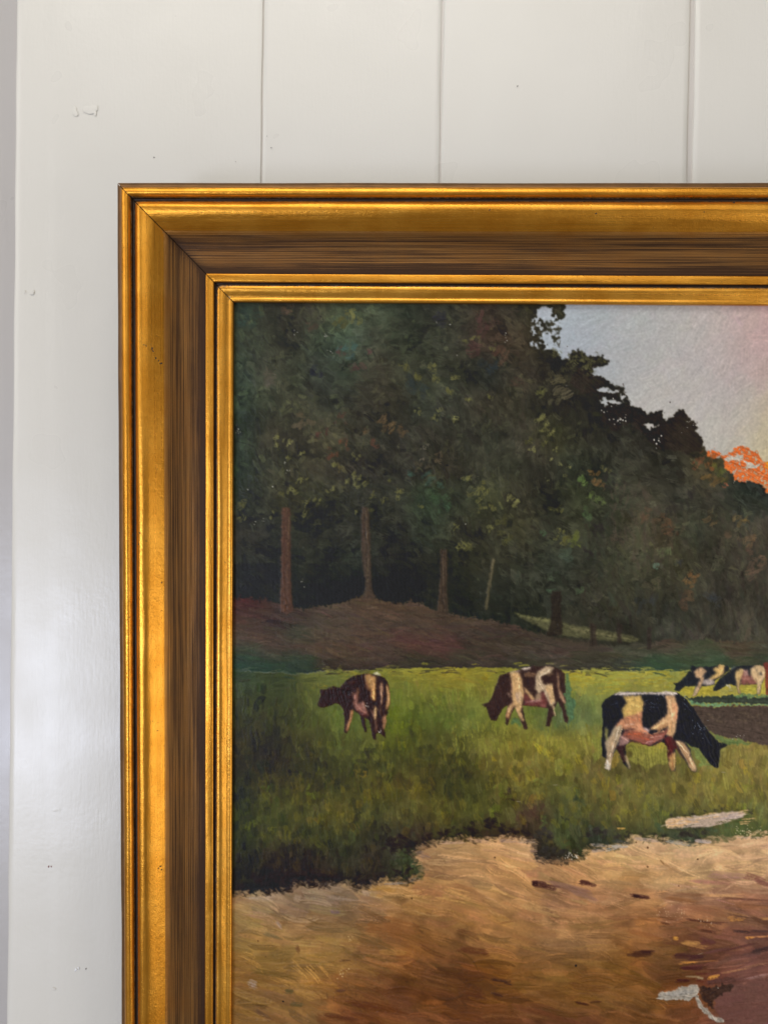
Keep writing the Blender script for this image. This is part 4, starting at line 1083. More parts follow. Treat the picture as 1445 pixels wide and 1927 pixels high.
# the turf's edge is worked into the track with short broken touches
band = soften(mP, 40)
band = (band > .12) & (band < .88)
ys, xs = np.nonzero(band[::3, ::3])
for k in rng.integers(0, len(ys), 1700):
    x, y = X0 + xs[k] * 3 * ST, Y0 + ys[k] * 3 * ST
    dn = 9 if rng.random() < .5 else -9
    c = at(RGB, x + BR() * 3, y + dn + BR() * 3)
    stroke(x, y, path_ang(x, y) * .5 + BR() * .5, rng.uniform(3, 10), rng.uniform(1.8, 4.2), c * rng.uniform(.88, 1.06), .5, .10, .1, .25)
DP = (66, 38, 38)
for x, y, a, l, wd, c, al in ((1016, 1664, .18, 17, 7, DP, .75), (1036, 1669, .2, 16, 5, DP, .6), (1006, 1662, .2, 8, 6, (52, 30, 32), .7), (1100, 1661, .15, 12, 5, DP, .75), (1114, 1665, .2, 10, 3.5, DP, .6), (1204, 1687, .12, 20, 4, DP, .75), (1196, 1685, .1, 8, 4, (52, 32, 32), .6),
                              (1070, 1670, .25, 46, 7, (138, 100, 84), .45), (1100, 1685, .35, 36, 7, (140, 104, 86), .4), (1370, 1648, .1, 40, 8, (176, 130, 114), .5), (1340, 1660, .05, 46, 6, (160, 112, 92), .5), (1420, 1652, .25, 26, 6, (128, 84, 70), .6), (1435, 1662, .25, 22, 6, (120, 78, 66), .6),
                              (1360, 1685, .05, 40, 5, (200, 150, 96), .4), (1300, 1683, .08, 40, 4, (134, 94, 66), .5), (1400, 1692, .08, 50, 3, (100, 66, 52), .5), (1280, 1694, .1, 40, 6, (138, 92, 58), .5), (1330, 1712, .1, 56, 9, (126, 84, 58), .5), (1420, 1706, .1, 36, 6, (132, 88, 60), .5),
                              (1310, 1732, .08, 22, 3, (72, 44, 36), .6), (1345, 1736, .05, 30, 2.6, (70, 44, 40), .6), (1270, 1730, .2, 30, 2, (92, 58, 38), .5), (1250, 1737, .2, 12, 3, (92, 58, 40), .6), (1330, 1752, .2, 22, 3, (80, 48, 38), .6), (1395, 1753, .03, 22, 3.4, (62, 46, 44), .75), (1430, 1752, 0, 20, 3, (70, 50, 46), .6),
                              (1385, 1730, -.05, 17, 4, (190, 130, 72), .7), (1375, 1725, -.1, 10, 3, (196, 134, 72), .5), (1440, 1728, -.05, 12, 4, (170, 120, 74), .6), (1270, 1765, .1, 8, 4, (206, 144, 62), .85), (1300, 1774, .05, 20, 4, (176, 126, 68), .7), (1310, 1780, .1, 22, 4, (160, 112, 64), .6),
                              (1410, 1764, -.1, 10, 3.4, (206, 136, 66), .85), (1432, 1762, -.08, 20, 3, (190, 124, 78), .7), (1330, 1772, .1, 16, 6, (96, 56, 50), .6), (1264, 1776, .1, 20, 3, (96, 60, 42), .6), (1205, 1794, -.05, 20, 6, (74, 46, 34), .75), (1216, 1790, -.02, 16, 4, (66, 40, 32), .7), (1190, 1797, .05, 12, 4, (84, 54, 36), .6),
                              (1280, 1798, -.05, 20, 6, (74, 44, 38), .7), (1310, 1800, -.08, 20, 5, (72, 42, 40), .7), (1350, 1788, -.2, 30, 4, (104, 66, 60), .5), (1390, 1782, -.22, 40, 3, (84, 50, 46), .5), (1430, 1786, -.2, 24, 5, (66, 48, 46), .7), (1415, 1796, -.2, 20, 5, (74, 54, 50), .6),
                              (1295, 1811, -.06, 24, 2.6, (196, 130, 58), .85), (1330, 1808, -.08, 26, 1.8, (166, 106, 62), .7), (1300, 1821, 0, 22, 5, (78, 42, 38), .75), (1320, 1832, .0, 16, 3, (92, 48, 38), .6), (1320, 1815, -.1, 30, 4, (100, 58, 48), .4), (1340, 1838, -.2, 12, 4.5, (206, 140, 62), .95),
                              (1380, 1826, -.18, 34, 2.6, (160, 112, 76), .7), (1420, 1816, -.2, 26, 2.4, (140, 98, 74), .6), (1285, 1845, .02, 16, 5, (74, 40, 32), .8), (1315, 1845, .1, 10, 4, (84, 44, 36), .7), (1303, 1838, .0, 18, 3, (140, 116, 82), .6), (1316, 1841, .1, 8, 3, (150, 132, 96), .6),
                              (1420, 1838, -.2, 24, 2.2, (158, 124, 116), .75), (1440, 1834, -.15, 14, 2.6, (166, 132, 122), .7), (1375, 1858, -.25, 20, 2.6, (124, 90, 84), .6), (1400, 1800, -.15, 34, 7, (108, 70, 62), .4), (1380, 1845, -.15, 34, 5, (98, 64, 56), .4),
                              (890, 1790, .2, 36, 8, (92, 54, 34), .5), (860, 1835, .15, 60, 9, (78, 48, 30), .5), (800, 1870, .1, 70, 10, (88, 54, 34), .35), (940, 1845, .15, 22, 4, (66, 44, 26), .6), (956, 1850, .2, 12, 3, (62, 40, 24), .6), (935, 1872, .25, 14, 3, (66, 42, 26), .6), (980, 1880, .2, 26, 4, (84, 54, 30), .5),
                              (1095, 1888, .15, 16, 4, (70, 42, 28), .55), (1120, 1885, .0, 14, 3, (74, 46, 30), .5), (700, 1895, .1, 60, 9, (92, 52, 30), .45), (640, 1915, .1, 40, 7, (90, 52, 30), .5), (720, 1750, .25, 44, 14, (126, 82, 46), .5), (760, 1745, .2, 40, 14, (124, 80, 44), .5), (700, 1720, .45, 40, 3, (108, 74, 44), .5),
                              (640, 1735, .35, 26, 2, (110, 78, 46), .5), (952, 1735, -.18, 18, 1.6, (110, 70, 42), .6), (1060, 1620, .1, 30, 5, (166, 124, 88), .4), (1245, 1622, .8, 8, 2, (120, 84, 50), .6), (1255, 1630, .7, 14, 1.6, (136, 98, 60), .6), (545, 1865, .1, 10, 5, (86, 76, 46), .6), (560, 1890, .1, 14, 5, (88, 76, 46), .5),
                              (642, 1863, .0, 12, 5, (98, 66, 44), .6), (615, 1872, 1.5, 9, 2, (100, 72, 44), .5), (650, 1873, 1.5, 8, 1.2, (88, 58, 36), .6), (670, 1872, 1.5, 8, 1.4, (84, 54, 34), .6), (605, 1882, 1.5, 10, 1.2, (92, 66, 40), .5), (628, 1880, 1.5, 9, 1.2, (88, 62, 38), .5), (560, 1785, 1.2, 8, 6, (104, 72, 44), .5),
                              (510, 1760, .3, 20, 4, (106, 92, 60), .5), (475, 1852, .3, 11, 8, (142, 120, 104), .7), (525, 1740, .9, 10, 4, (158, 130, 106), .6), (630, 1716, .1, 11, 5, (118, 94, 84), .6), (690, 1680, .2, 10, 6, (160, 132, 106), .6), (560, 1690, .4, 10, 7, (160, 134, 108), .5), (490, 1690, .1, 26, 5, (160, 138, 118), .4),
                              (640, 1690, .1, 30, 6, (140, 120, 100), .4), (720, 1672, .05, 26, 6, (160, 118, 62), .6), (650, 1807, .1, 12, 3, (88, 60, 36), .5), (495, 1910, .6, 24, 6, (104, 76, 52), .5)):
    if sum(c) > 400 and x > 1240:
        al *= .72
    for q in range(3):
        stroke(x + BR() * l * .10, y + (q - 1) * wd * .35 + BR() * .4, a + BR() * .05, l * rng.uniform(.7, 1.), wd * rng.uniform(.6, .85), np.array(c) / 255. * rng.uniform(.9, 1.1), al * .72, .14, 0, .2, aP[..., 0], .05)
specks(533, 1884, 1, 0, (24, 20, 16), (2, 2.2))
specks(1083, 1817, 1, 0, (20, 18, 18), (2.2, 2.6))
specks(645, 1830, 10, 6, (196, 160, 104), (.7, 1.4))
specks(658, 1767, 5, 3, (196, 160, 104), (.7, 1.2))
specks(1262, 1720, 26, 14, (190, 150, 112), (.5, 1.1), 7)
specks(1330, 1735, 14, 8, (190, 160, 122), (.5, 1.1), 6)
for x, y in ((1218, 1631), (1312, 1616), (1276, 1667), (1218, 1594), (1196, 1585), (500, 1800), (486, 1770), (775, 1690), (930, 1614)):
    specks(x, y, 1, .5, (88, 60, 36), (1.2, 2.))
# soft lilac rim where turf meets path
for x, y, l, c in ((1130, 1590, 20, (168, 152, 140)), (1150, 1597, 14, (176, 164, 152)), (1125, 1600, 14, (150, 132, 118)), (1165, 1592, 16, (160, 154, 148)), (1215, 1580, 24, (176, 150, 132)), (1275, 1586, 24, (150, 142, 130)), (1322, 1583, 16, (176, 158, 152)), (1410, 1576, 24, (196, 164, 142)), (990, 1583, 18, (176, 148, 122)),
                   (955, 1582, 18, (160, 128, 104)), (1004, 1600, 8, (120, 96, 82)), (790, 1605, 9, (120, 98, 84)), (800, 1612, 10, (130, 104, 84)), (850, 1585, 26, (176, 140, 112)), (900, 1582, 22, (172, 134, 104)), (745, 1662, 22, (140, 122, 106)), (780, 1655, 14, (136, 112, 90))):
    stroke(x, y, .02 + BR() * .1, l, 4.2, np.array(c) / 255., .6, .14, 0, .4)
stroke(1172, 1585, .25, 14, 3.5, np.array([.26, .27, .25]), .8, .08, .1, .3)
stroke(1160, 1583, .1, 10, 5, np.array([.27, .28, .26]), .6, .08, .1, .3)
specks(1075, 1611, 30, 14, (206, 196, 178), (.5, 1.2), 3)
specks(1400, 1562, 26, 14, (210, 196, 150), (.5, 1.2), 4)
# bare patch in the turf
poly([(1251, 1546), (1258, 1540), (1275, 1537), (1300, 1538), (1330, 1533), (1358, 1528), (1385, 1527), (1402, 1530), (1396, 1538), (1380, 1543), (1355, 1551), (1330, 1557), (1300, 1556), (1275, 1559), (1254, 1557)], (184, 160, 140), .92, .4, 4, -6, .06, 0, .12)
poly([(1251, 1546), (1262, 1540), (1285, 1540), (1300, 1546), (1280, 1557), (1254, 1557)], (206, 162, 112), .75, .4, 4, -10, .06, 0, .12)
poly([(1370, 1530), (1398, 1529), (1394, 1538), (1372, 1542), (1350, 1544)], (178, 158, 148), .7, .4, 4, -10, .06, 0, .10)
for _ in range(46):
    t = rng.random()
    x, y = 1252 + 148 * t, 1549 - 20 * t + BR() * 4
    stroke(x, y, -.14 + BR() * .1, rng.uniform(6, 14), rng.uniform(1.2, 2.6), np.array([[196, 172, 150], [206, 164, 116], [172, 152, 138], [214, 190, 160]][rng.integers(4)]) / 255 * rng.uniform(.9, 1.08), .55, .2, .1, .3)
for _ in range(60):
    t = rng.random()
    s_ = rng.choice([-1, 1])
    x, y = 1250 + 155 * t, 1549 - 20 * t + s_ * 10 + BR() * 1.5
    stroke(x, y, -.14 + BR() * .3, rng.uniform(2.5, 7), rng.uniform(1.2, 2.4), at(RGB, x, y + s_ * 7) * rng.uniform(.85, 1.1), .6, .1, .1, .3)
for y, l in ((1541, 14), (1546, 15), (1550, 9)):
    stroke(1408 - (y - 1541), y, -.08, l, 1.8, np.array([206, 160, 106]) / 255, .85, .14, 0, .6)
stroke(1168, 1559, 0, 9, 2.2, np.array([214, 160, 78]) / 255, .9, .16, 0, .4)
stroke(1168, 1563, 0, 11, 1.4, np.array([196, 148, 80]) / 255, .7, .14, 0, .7)
# pool of violet water and the grey flourish beside it
POOL = [(1345, 1868), (1372, 1858), (1400, 1850), (1445, 1838), (1620, 1800), (1620, 2000), (1480, 1985), (1400, 1950), (1360, 1925), (1344, 1892)]
poly(POOL, (102, 68, 60), .75, 3, 6, -8, .05, 0, .03, 5)
w, m = inside(POOL, 3)
mPool = np.zeros((NH, NW), bool)
mPool[w] = m
fPool = np.broadcast_to(np.array([103, 69, 61], np.float32) / 255, (NH, NW, 3))
cover(mPool, fPool, 260, -.12, (10, 30), (3, 8), .03, .5, .05, .05, .015, .2, angj=.15)
poly([(1317, 1857), (1337, 1858), (1358, 1853), (1380, 1850), (1376, 1860), (1352, 1874), (1340, 1885), (1344, 1898), (1330, 1893), (1320, 1878)], (58, 41, 34), .9, 1.6, 2, -25, .10, 0, .08)
poly([(1340, 1842), (1380, 1838), (1382, 1846), (1350, 1854), (1325, 1852)], (82, 54, 46), .55, 2, 3, -12, .08)
GREY = (160, 151, 137)
FL = [(1233, 1877), (1241, 1867), (1262, 1863), (1274, 1861), (1276, 1856), (1293, 1856), (1296, 1852), (1312, 1853), (1316, 1860), (1315, 1868), (1308, 1873), (1302, 1878), (1294, 1884), (1282, 1880), (1262, 1881), (1240, 1880)]
TAIL = [(1306, 1872), (1313, 1874), (1320, 1890), (1330, 1899), (1342, 1912), (1354, 1914), (1363, 1922), (1350, 1924), (1338, 1920), (1328, 1908), (1314, 1898), (1309, 1886)]
poly(FL, GREY, .96, .8, 1, 2, .10, 0, .26, 6)
poly(TAIL, GREY, .92, .8, 1, 55, .12, 0, .26, 6)
poly([(1245, 1869), (1290, 1862), (1310, 1862), (1300, 1870), (1262, 1874)], (138, 133, 126), .6, 1, 1, -4, .12, 0, .1)
stroke(1240, 1878, .05, 8, 1.2, np.array([.75, .72, .66]), .8, .2)
specks(1350, 1859, 1, 0, (200, 190, 170), (.8, 1.))
stroke(1318, 1794, -.3, 7, .9, np.array([.72, .64, .55]), .9, .1)

# trough and bare earth behind the near cow


def crop(x0, y0, k, pts):
    return [(x0 + x / k, y0 + y / k) for x, y in pts]


def C4(pts):
    return crop(1255, 1235, 7.605, pts)


poly(C4([(300, 720), (400, 712), (700, 715), (1100, 705), (1445, 700), (2800, 690), (2800, 1300), (1445, 1290), (1200, 1225), (1000, 1180), (800, 1140), (650, 1105), (480, 960), (380, 830)]), (72, 59, 53), .96, 1.4, 2, 8, .09, 0, .07, 7)
for x, y, l, a in ((1345, 1350, 14, .1), (1355, 1358, 12, .2), (1400, 1342, 12, .2), (1415, 1350, 16, .15), (1400, 1356, 14, .1), (1428, 1345, 10, -.3), (1335, 1345, 8, .4), (1430, 1362, 12, .1)):
    stroke(x, y, a, l, 3, np.array([106, 90, 70]) / 255, .5, .08, 0, .8)
poly(C4([(240, 575), (400, 585), (700, 565), (930, 560), (1200, 585), (1445, 580), (2800, 580), (2800, 690), (1445, 685), (1200, 680), (800, 668), (420, 668), (330, 640)]), (50, 58, 51), .95, 1.2, 1, 2, .10, 0, .07, 7)
poly(C4([(300, 625), (380, 640), (420, 660), (600, 675), (760, 672), (900, 665), (1100, 678), (1260, 685), (1445, 682), (1445, 696), (1200, 705), (900, 700), (600, 718), (420, 700), (340, 680)]), (100, 136, 100), .92, 1., 1, 3, .08, .05, .12, 7)
poly(C4([(930, 560), (1050, 530), (1200, 540), (1445, 545), (2600, 550), (2600, 600), (1200, 590), (980, 595)]), (84, 112, 76), .8, 1.4, 1, 3, .10, .1, .08)
poly(C4([(640, 1105), (800, 1150), (1000, 1185), (1220, 1230), (1100, 1270), (900, 1260), (800, 1250), (700, 1180)]), (84, 108, 64), .7, 2, 3, 10, .08)
specks(1388, 1388, 10, 10, (190, 184, 170), (.5, .9), 3)
# shadow and light round the cows
poly(crop(895, 1240, 7.605, [(1270, 200), (1340, 200), (1360, 330), (1380, 500), (1400, 800), (1330, 960), (1270, 640)]), (76, 104, 74), .75, 2.5, 4, 85, .07)
poly(crop(895, 1240, 7.605, [(520, 880), (600, 840), (640, 900), (620, 960), (520, 960)]), (72, 98, 66), .6, 2.5, 3, 20, .07)
poly(crop(1120, 1280, 5.558, [(150, 740), (240, 760), (230, 900), (150, 940)]), (146, 122, 58), .7, 2, 2, 85, .07)
poly(crop(1120, 1280, 5.558, [(340, 720), (740, 700), (760, 880), (560, 900), (380, 860)]), (140, 136, 62), .6, 3, 4, 85, .08)
poly(crop(1120, 1280, 5.558, [(1000, 700), (1080, 720), (1160, 840), (1240, 930), (1090, 880)]), (112, 128, 70), .7, 2, 3, 60, .07)
poly(crop(1120, 1280, 5.558, [(-20, 560), (60, 600), (60, 800), (-10, 900)]), (122, 126, 58), .5, 3, 4, 85, .07)
poly(crop(1255, 1235, 7.605, [(200, 450), (400, 440), (640, 430), (660, 540), (400, 560), (160, 520)]), (168, 152, 58), .75, 2, 2, 5, .09)
poly(crop(1255, 1235, 7.605, [(720, 470), (990, 440), (1000, 530), (760, 540)]), (150, 144, 76), .7, 2, 2, 5, .09)
poly(crop(1255, 1235, 7.605, [(1030, 410), (1280, 400), (1280, 520), (1050, 520)]), (158, 150, 62), .75, 2, 2, 5, .09)

# trunks
TR = (88, 62, 48)
for lab, pts, c in ((20, [(531, 955), (546, 955), (547, 1000), (548, 1104), (552, 1150), (540, 1156), (527, 1150), (529, 1104), (530, 1000)], (86, 60, 47)),
                    (21, [(681, 955), (694, 955), (696, 1000), (698, 1052), (700, 1104), (706, 1126), (682, 1126), (688, 1104), (681, 1052), (679, 1000)], (78, 64, 52)),
                    (22, [(829, 1034), (841, 1034), (841, 1080), (840, 1114), (844, 1152), (822, 1152), (826, 1114), (828, 1080)], (74, 60, 48)),
                    (23, [(926, 1050), (931, 1052), (920, 1120), (917, 1147), (911, 1147), (916, 1110)], (98, 90, 66)),
                    (24, [(1037, 1112), (1056, 1112), (1054, 1150), (1058, 1176), (1056, 1196), (1028, 1196), (1036, 1170)], (48, 41, 35)),
                    (25, [(1108, 1172), (1120, 1174), (1122, 1200), (1124, 1214), (1108, 1216), (1110, 1196)], (58, 49, 42)),
                    (26, [(1159, 1172), (1170, 1174), (1169, 1200), (1170, 1210), (1161, 1210)], (56, 48, 42)),
                    (27, [(1217, 1180), (1226, 1180), (1225, 1222), (1217, 1222)], (56, 48, 43))):
    poly(pts, tuple(q * .92 for q in c), .85, .5, 4, 88, .08, 0, .10, lab)
for x, y, l, c in ((543, 1010, 40, (112, 92, 66)), (541, 1090, 40, (98, 76, 56)), (534, 1060, 60, (72, 46, 38)), (690, 990, 28, (98, 84, 62)), (692, 1080, 30, (98, 86, 64)), (684, 1010, 30, (66, 48, 42)), (834, 1075, 30, (94, 80, 60)), (833, 1130, 20, (82, 62, 48)), (540, 958, 10, (104, 90, 62))):
    stroke(x, y, 1.57 + BR() * .02, l, 2, np.array(c) / 255, .55, .1, 0, .8)
stroke(686, 1119, -.5, 12, 3, np.array([.32, .27, .21]), .5, .08)
stroke(700, 1119, .5, 12, 3, np.array([.30, .24, .19]), .5, .08)


# ------------------------------------------------------------------ cows
def cow(lab, o, k, sil, dark, patches, hatch=75):
    P = crop(*o, k, sil)
    poly(P, dark, 1., .3, 2, hatch, .10, 0, .14, lab)
    w, m = inside(P, .3, N2)
    cl = np.zeros((NH, NW), np.float32)
    cl[w] = soften(m, 1)
    for pts, c, al, ht in patches:
        Q = crop(*o, k, pts)
        poly(Q, c, al * .95, .3, 2, ht, .10, 0, .16)
        w, m = inside(Q, .3, N2)
        ys, xs = np.nonzero(m)
        if not len(ys):
            continue
        for j in rng.integers(0, len(ys), max(3, len(ys) // 30)):
            # hairy touches of a small brush, a little lighter or darker than the patch
            stroke(XX[w][ys[j], xs[j]], YY[w][ys[j], xs[j]], math.radians(ht) + BR() * .2, rng.uniform(2.5, 6), rng.uniform(.9, 1.7),
                   np.clip(np.array(c) / 255. * (1 + .17 * BR()) + BR() * .012, .03, 1), .6, .14, .1, .3)
    w, m = inside(P, .3, N2)
    sm = RGB[w].copy()
    wt = soften(m, 1)
    for _ in range(5):
        q = np.pad(sm * wt[..., None], ((1, 1), (1, 1), (0, 0)))
        z = np.pad(wt, 1)
        sm = (q[:-2, 1:-1] + q[2:, 1:-1] + q[1:-1, :-2] + q[1:-1, 2:] + 2 * q[1:-1, 1:-1]) / np.maximum(z[:-2, 1:-1] + z[2:, 1:-1] + z[1:-1, :-2] + z[1:-1, 2:] + 2 * z[1:-1, 1:-1], .01)[..., None]
    k_ = (m * .8)[..., None]
    RGB[w] = RGB[w] * (1 - k_) + sm * k_
    ys, xs = np.nonzero(m)
    for j in rng.integers(0, len(ys), len(ys) // 11):
        # colour dragged along the coat so that neighbouring patches mix
        x, y = XX[w][ys[j], xs[j]], YY[w][ys[j], xs[j]]
        c = at(RGB, x + BR() * 1.2, y + BR() * 2.)
        stroke(x, y, math.radians(hatch) + BR() * .4, rng.uniform(2, 5.5), rng.uniform(.8, 1.5), c * (1 + .17 * BR()), .7, .14, .15, .3, cl)
    return cl


cow(10, (590, 1250), 9.03, [(70, 690), (120, 520), (105, 425), (200, 430), (350, 370), (400, 400), (460, 390), (560, 270), (700, 185), (850, 160), (1000, 165), (1100, 190), (1200, 225), (1250, 290), (1290, 420), (1300, 650),
                            (1260, 790), (1230, 880), (1200, 1100), (1225, 1250), (1150, 1190), (1100, 1150), (1060, 1200), (1060, 1280), (1010, 1270), (980, 1100), (940, 950), (870, 890), (905, 1150), (870, 1150),
                            (820, 1020), (790, 860), (680, 780), (640, 950), (590, 1130), (550, 1190), (525, 1150), (530, 950), (510, 760), (440, 680), (390, 655), (300, 690), (200, 730), (120, 735)], (47, 30, 27),
    [([(860, 190), (960, 170), (1060, 220), (1045, 400), (1000, 470), (930, 380), (880, 300)], (186, 142, 88), .9, 80),
     ([(880, 260), (930, 300), (960, 460), (900, 420)], (120, 80, 52), .8, 75),
     ([(1020, 270), (1050, 330), (1050, 500), (1045, 620), (1000, 600), (970, 540), (990, 470), (1000, 330)], (206, 152, 92), .95, 88),
     ([(1235, 330), (1275, 400), (1300, 520), (1300, 650), (1270, 720), (1230, 780), (1225, 720), (1250, 600), (1240, 450)], (196, 150, 96), .9, 88),
     ([(1120, 340), (1160, 300), (1185, 420), (1170, 560), (1165, 690), (1140, 680), (1150, 560), (1120, 460)], (172, 130, 100), .9, 88),
     ([(1200, 260), (1230, 280), (1225, 700), (1190, 700), (1190, 420)], (36, 22, 24), .8, 88),
     ([(680, 520), (720, 480), (760, 500), (750, 680), (830, 640), (900, 770), (930, 860), (860, 860), (740, 790), (680, 700)], (148, 100, 86), .9, 70),
     ([(740, 420), (762, 380), (765, 480), (750, 560), (735, 480)], (140, 98, 72), .8, 85),
     ([(655, 470), (670, 470), (668, 560), (655, 540)], (130, 90, 70), .8, 85),
     ([(740, 760), (900, 840), (930, 870), (860, 900), (780, 850)], (84, 48, 46), .7, 30),
     ([(830, 640), (850, 620), (890, 760), (850, 760)], (186, 140, 120), .7, 75),
     ([(960, 760), (1000, 800), (1040, 850), (1050, 900), (1000, 860)], (150, 108, 92), .7, 70),
     ([(1030, 700), (1065, 740), (1075, 850), (1050, 960), (1030, 870)], (204, 164, 112), .95, 88),
     ([(1040, 960), (1080, 950), (1080, 1080), (1070, 1190), (1055, 1100)], (130, 92, 72), .7, 88),
     ([(620, 800), (680, 760), (660, 900), (610, 1060), (570, 1140), (545, 1130), (580, 1010), (610, 930)], (170, 120, 78), .95, 105),
     ([(1180, 880), (1240, 850), (1230, 1000), (1200, 1120), (1170, 1060)], (166, 118, 82), .85, 88),
     ([(1130, 700), (1140, 700), (1145, 900), (1130, 860)], (150, 112, 88), .8, 88),
     ([(1000, 165), (1080, 120), (1120, 150), (1150, 190), (1060, 185)], (186, 180, 150), .8, 10),
     ([(620, 300), (730, 280), (700, 310), (600, 330)], (84, 54, 38), .6, 160)])
specks(691, 1328, 10, 2.4, (196, 190, 180), (.5, .9))
specks(715, 1376, 8, 2.4, (196, 190, 180), (.5, .9))
cow(11, (895, 1240), 7.605, [(80, 650), (180, 620), (230, 540), (290, 370), (340, 240), (470, 190), (600, 160), (700, 130), (830, 95), (900, 110), (1000, 100), (1120, 120), (1200, 150), (1275, 210), (1280, 480), (1250, 500),
                             (1290, 600), (1285, 650), (1250, 620), (1320, 860), (1310, 920), (1270, 890), (1220, 700), (1170, 600), (1140, 680), (1100, 720), (1130, 800), (1090, 830), (1060, 960), (1000, 960), (1040, 700),
                             (1000, 700), (900, 680), (760, 670), (670, 660), (690, 820), (745, 1000), (700, 1010), (650, 900), (600, 790), (560, 680), (540, 720), (490, 850), (450, 950), (420, 920), (430, 800), (460, 660),
                             (400, 690), (340, 790), (290, 880), (220, 880), (190, 820), (150, 690)], (54, 37, 34),
    [([(480, 200), (560, 170), (620, 200), (660, 290), (670, 420), (690, 500), (660, 640), (640, 760), (690, 900), (640, 860), (600, 780), (540, 640), (510, 480), (510, 330)], (208, 168, 114), .95, 82),
     ([(560, 480), (650, 460), (670, 560), (620, 640), (570, 580)], (186, 160, 142), .5, 80),
     ([(880, 180), (1000, 110), (1120, 125), (1060, 200), (920, 250), (950, 330), (980, 370), (1095, 350), (1100, 470), (1135, 620), (1090, 660), (1060, 680), (1010, 560), (960, 440), (900, 500), (840, 420), (860, 330), (850, 270)], (204, 178, 142), .95, 70),
     ([(990, 380), (1095, 360), (1100, 470), (1130, 610), (1080, 620), (1040, 500)], (206, 166, 112), .7, 80),
     ([(640, 140), (790, 105), (780, 135), (690, 160)], (196, 180, 164), .9, 170),
     ([(470, 180), (620, 165), (640, 180), (500, 200)], (176, 156, 140), .7, 170),
     ([(680, 210), (760, 190), (870, 210), (850, 250), (700, 260)], (124, 92, 68), .85, 10),
     ([(1000, 220), (1090, 190), (1120, 210), (1030, 250)], (96, 76, 56), .7, 160),
     ([(690, 400), (730, 430), (780, 500), (850, 580), (800, 590), (720, 490)], (206, 164, 112), .9, 50),
     ([(680, 490), (740, 520), (800, 590), (860, 600), (930, 480), (980, 480), (1020, 640), (1000, 690), (900, 680), (690, 660)], (108, 58, 54), .9, 10),
     ([(870, 490), (930, 500), (930, 590), (840, 590)], (190, 158, 122), .8, 70),
     ([(690, 605), (900, 580), (960, 600), (800, 625)], (172, 128, 118), .7, 4),
     ([(900, 640), (1000, 640), (1005, 690), (920, 685)], (158, 100, 90), .6, 20),
     ([(530, 620), (550, 650), (500, 750), (470, 850), (430, 830), (440, 760), (460, 690)], (206, 162, 112), .95, 110),
     ([(450, 760), (490, 760), (470, 840), (435, 830)], (142, 84, 52), .7, 110),
     ([(440, 490), (490, 490), (510, 560), (480, 530)], (140, 112, 92), .7, 60),
     ([(1165, 200), (1180, 200), (1190, 420), (1260, 560), (1290, 630), (1270, 645), (1200, 540), (1170, 400)], (194, 152, 114), .95, 85),
     ([(1090, 660), (1115, 680), (1135, 810), (1115, 790)], (198, 170, 126), .9, 80),
     ([(1220, 760), (1240, 760), (1225, 900), (1210, 900)], (120, 140, 104), .6, 85)])
cow(13, (1255, 1235), 7.605, [(80, 375), (150, 380), (240, 300), (330, 190), (340, 130), (410, 145), (640, 145), (740, 120), (860, 135), (890, 180), (800, 270), (680, 350), (670, 400), (540, 425), (490, 425), (400, 560), (350, 570),
                              (405, 430), (240, 430), (170, 500), (100, 490), (115, 420)], (33, 36, 42),
    [([(385, 220), (430, 165), (500, 165), (560, 210), (510, 260), (520, 310), (480, 420), (400, 560), (350, 570), (420, 440), (470, 320), (400, 290)], (222, 178, 132), .95, 100),
     ([(650, 180), (720, 150), (740, 120), (810, 125), (800, 250), (700, 310), (590, 350), (580, 320), (700, 240)], (226, 184, 114), .95, 120),
     ([(510, 330), (600, 320), (660, 345), (670, 390), (560, 420), (500, 390)], (186, 168, 156), .9, 10),
     ([(410, 430), (440, 420), (400, 560), (360, 565)], (198, 178, 140), .6, 100)])
cow(14, (1255, 1235), 7.605, [(655, 490), (650, 460), (700, 380), (760, 310), (880, 210), (950, 140), (1200, 130), (1300, 120), (1370, 130), (1395, 190), (1390, 300), (1340, 400), (1320, 540), (1280, 540), (1280, 395), (1130, 405),
                              (1045, 400), (1020, 440), (1045, 535), (1010, 530), (990, 430), (900, 395), (820, 425), (720, 490)], (33, 36, 42),
    [([(980, 200), (1040, 175), (1085, 190), (1080, 250), (1040, 340), (1020, 450), (1045, 530), (1015, 525), (990, 400), (970, 280)], (224, 186, 122), .95, 85),
     ([(1085, 190), (1140, 210), (1200, 290), (1280, 360), (1270, 395), (1040, 400), (1050, 330)], (140, 86, 74), .9, 8),
     ([(1085, 190), (1140, 200), (1170, 260), (1090, 290)], (196, 154, 140), .8, 60),
     ([(1060, 300), (1240, 300), (1260, 330), (1060, 340)], (184, 138, 116), .5, 6),
     ([(1185, 180), (1250, 130), (1320, 120), (1390, 165), (1395, 280), (1350, 360), (1330, 430), (1310, 540), (1285, 535), (1285, 400), (1230, 330), (1190, 260)], (226, 190, 140), .95, 80),
     ([(1310, 230), (1345, 215), (1350, 280), (1320, 270)], (40, 42, 44), .9, 60),
     ([(1255, 190), (1275, 180), (1290, 210), (1270, 220)], (70, 66, 60), .7, 60),
     ([(1140, 220), (1170, 230), (1180, 280), (1150, 260)], (42, 42, 46), .8, 60),
     ([(880, 205), (955, 140), (1080, 132), (1000, 140), (900, 200)], (120, 130, 112), .5, 150)])
poly(crop(1255, 1235, 7.605, [(790, 440), (850, 400), (885, 460), (870, 520), (900, 520), (920, 440), (895, 410), (860, 395)]), (196, 190, 160), .8, 1.2, 1, 80, .1, .2, .1, 14)
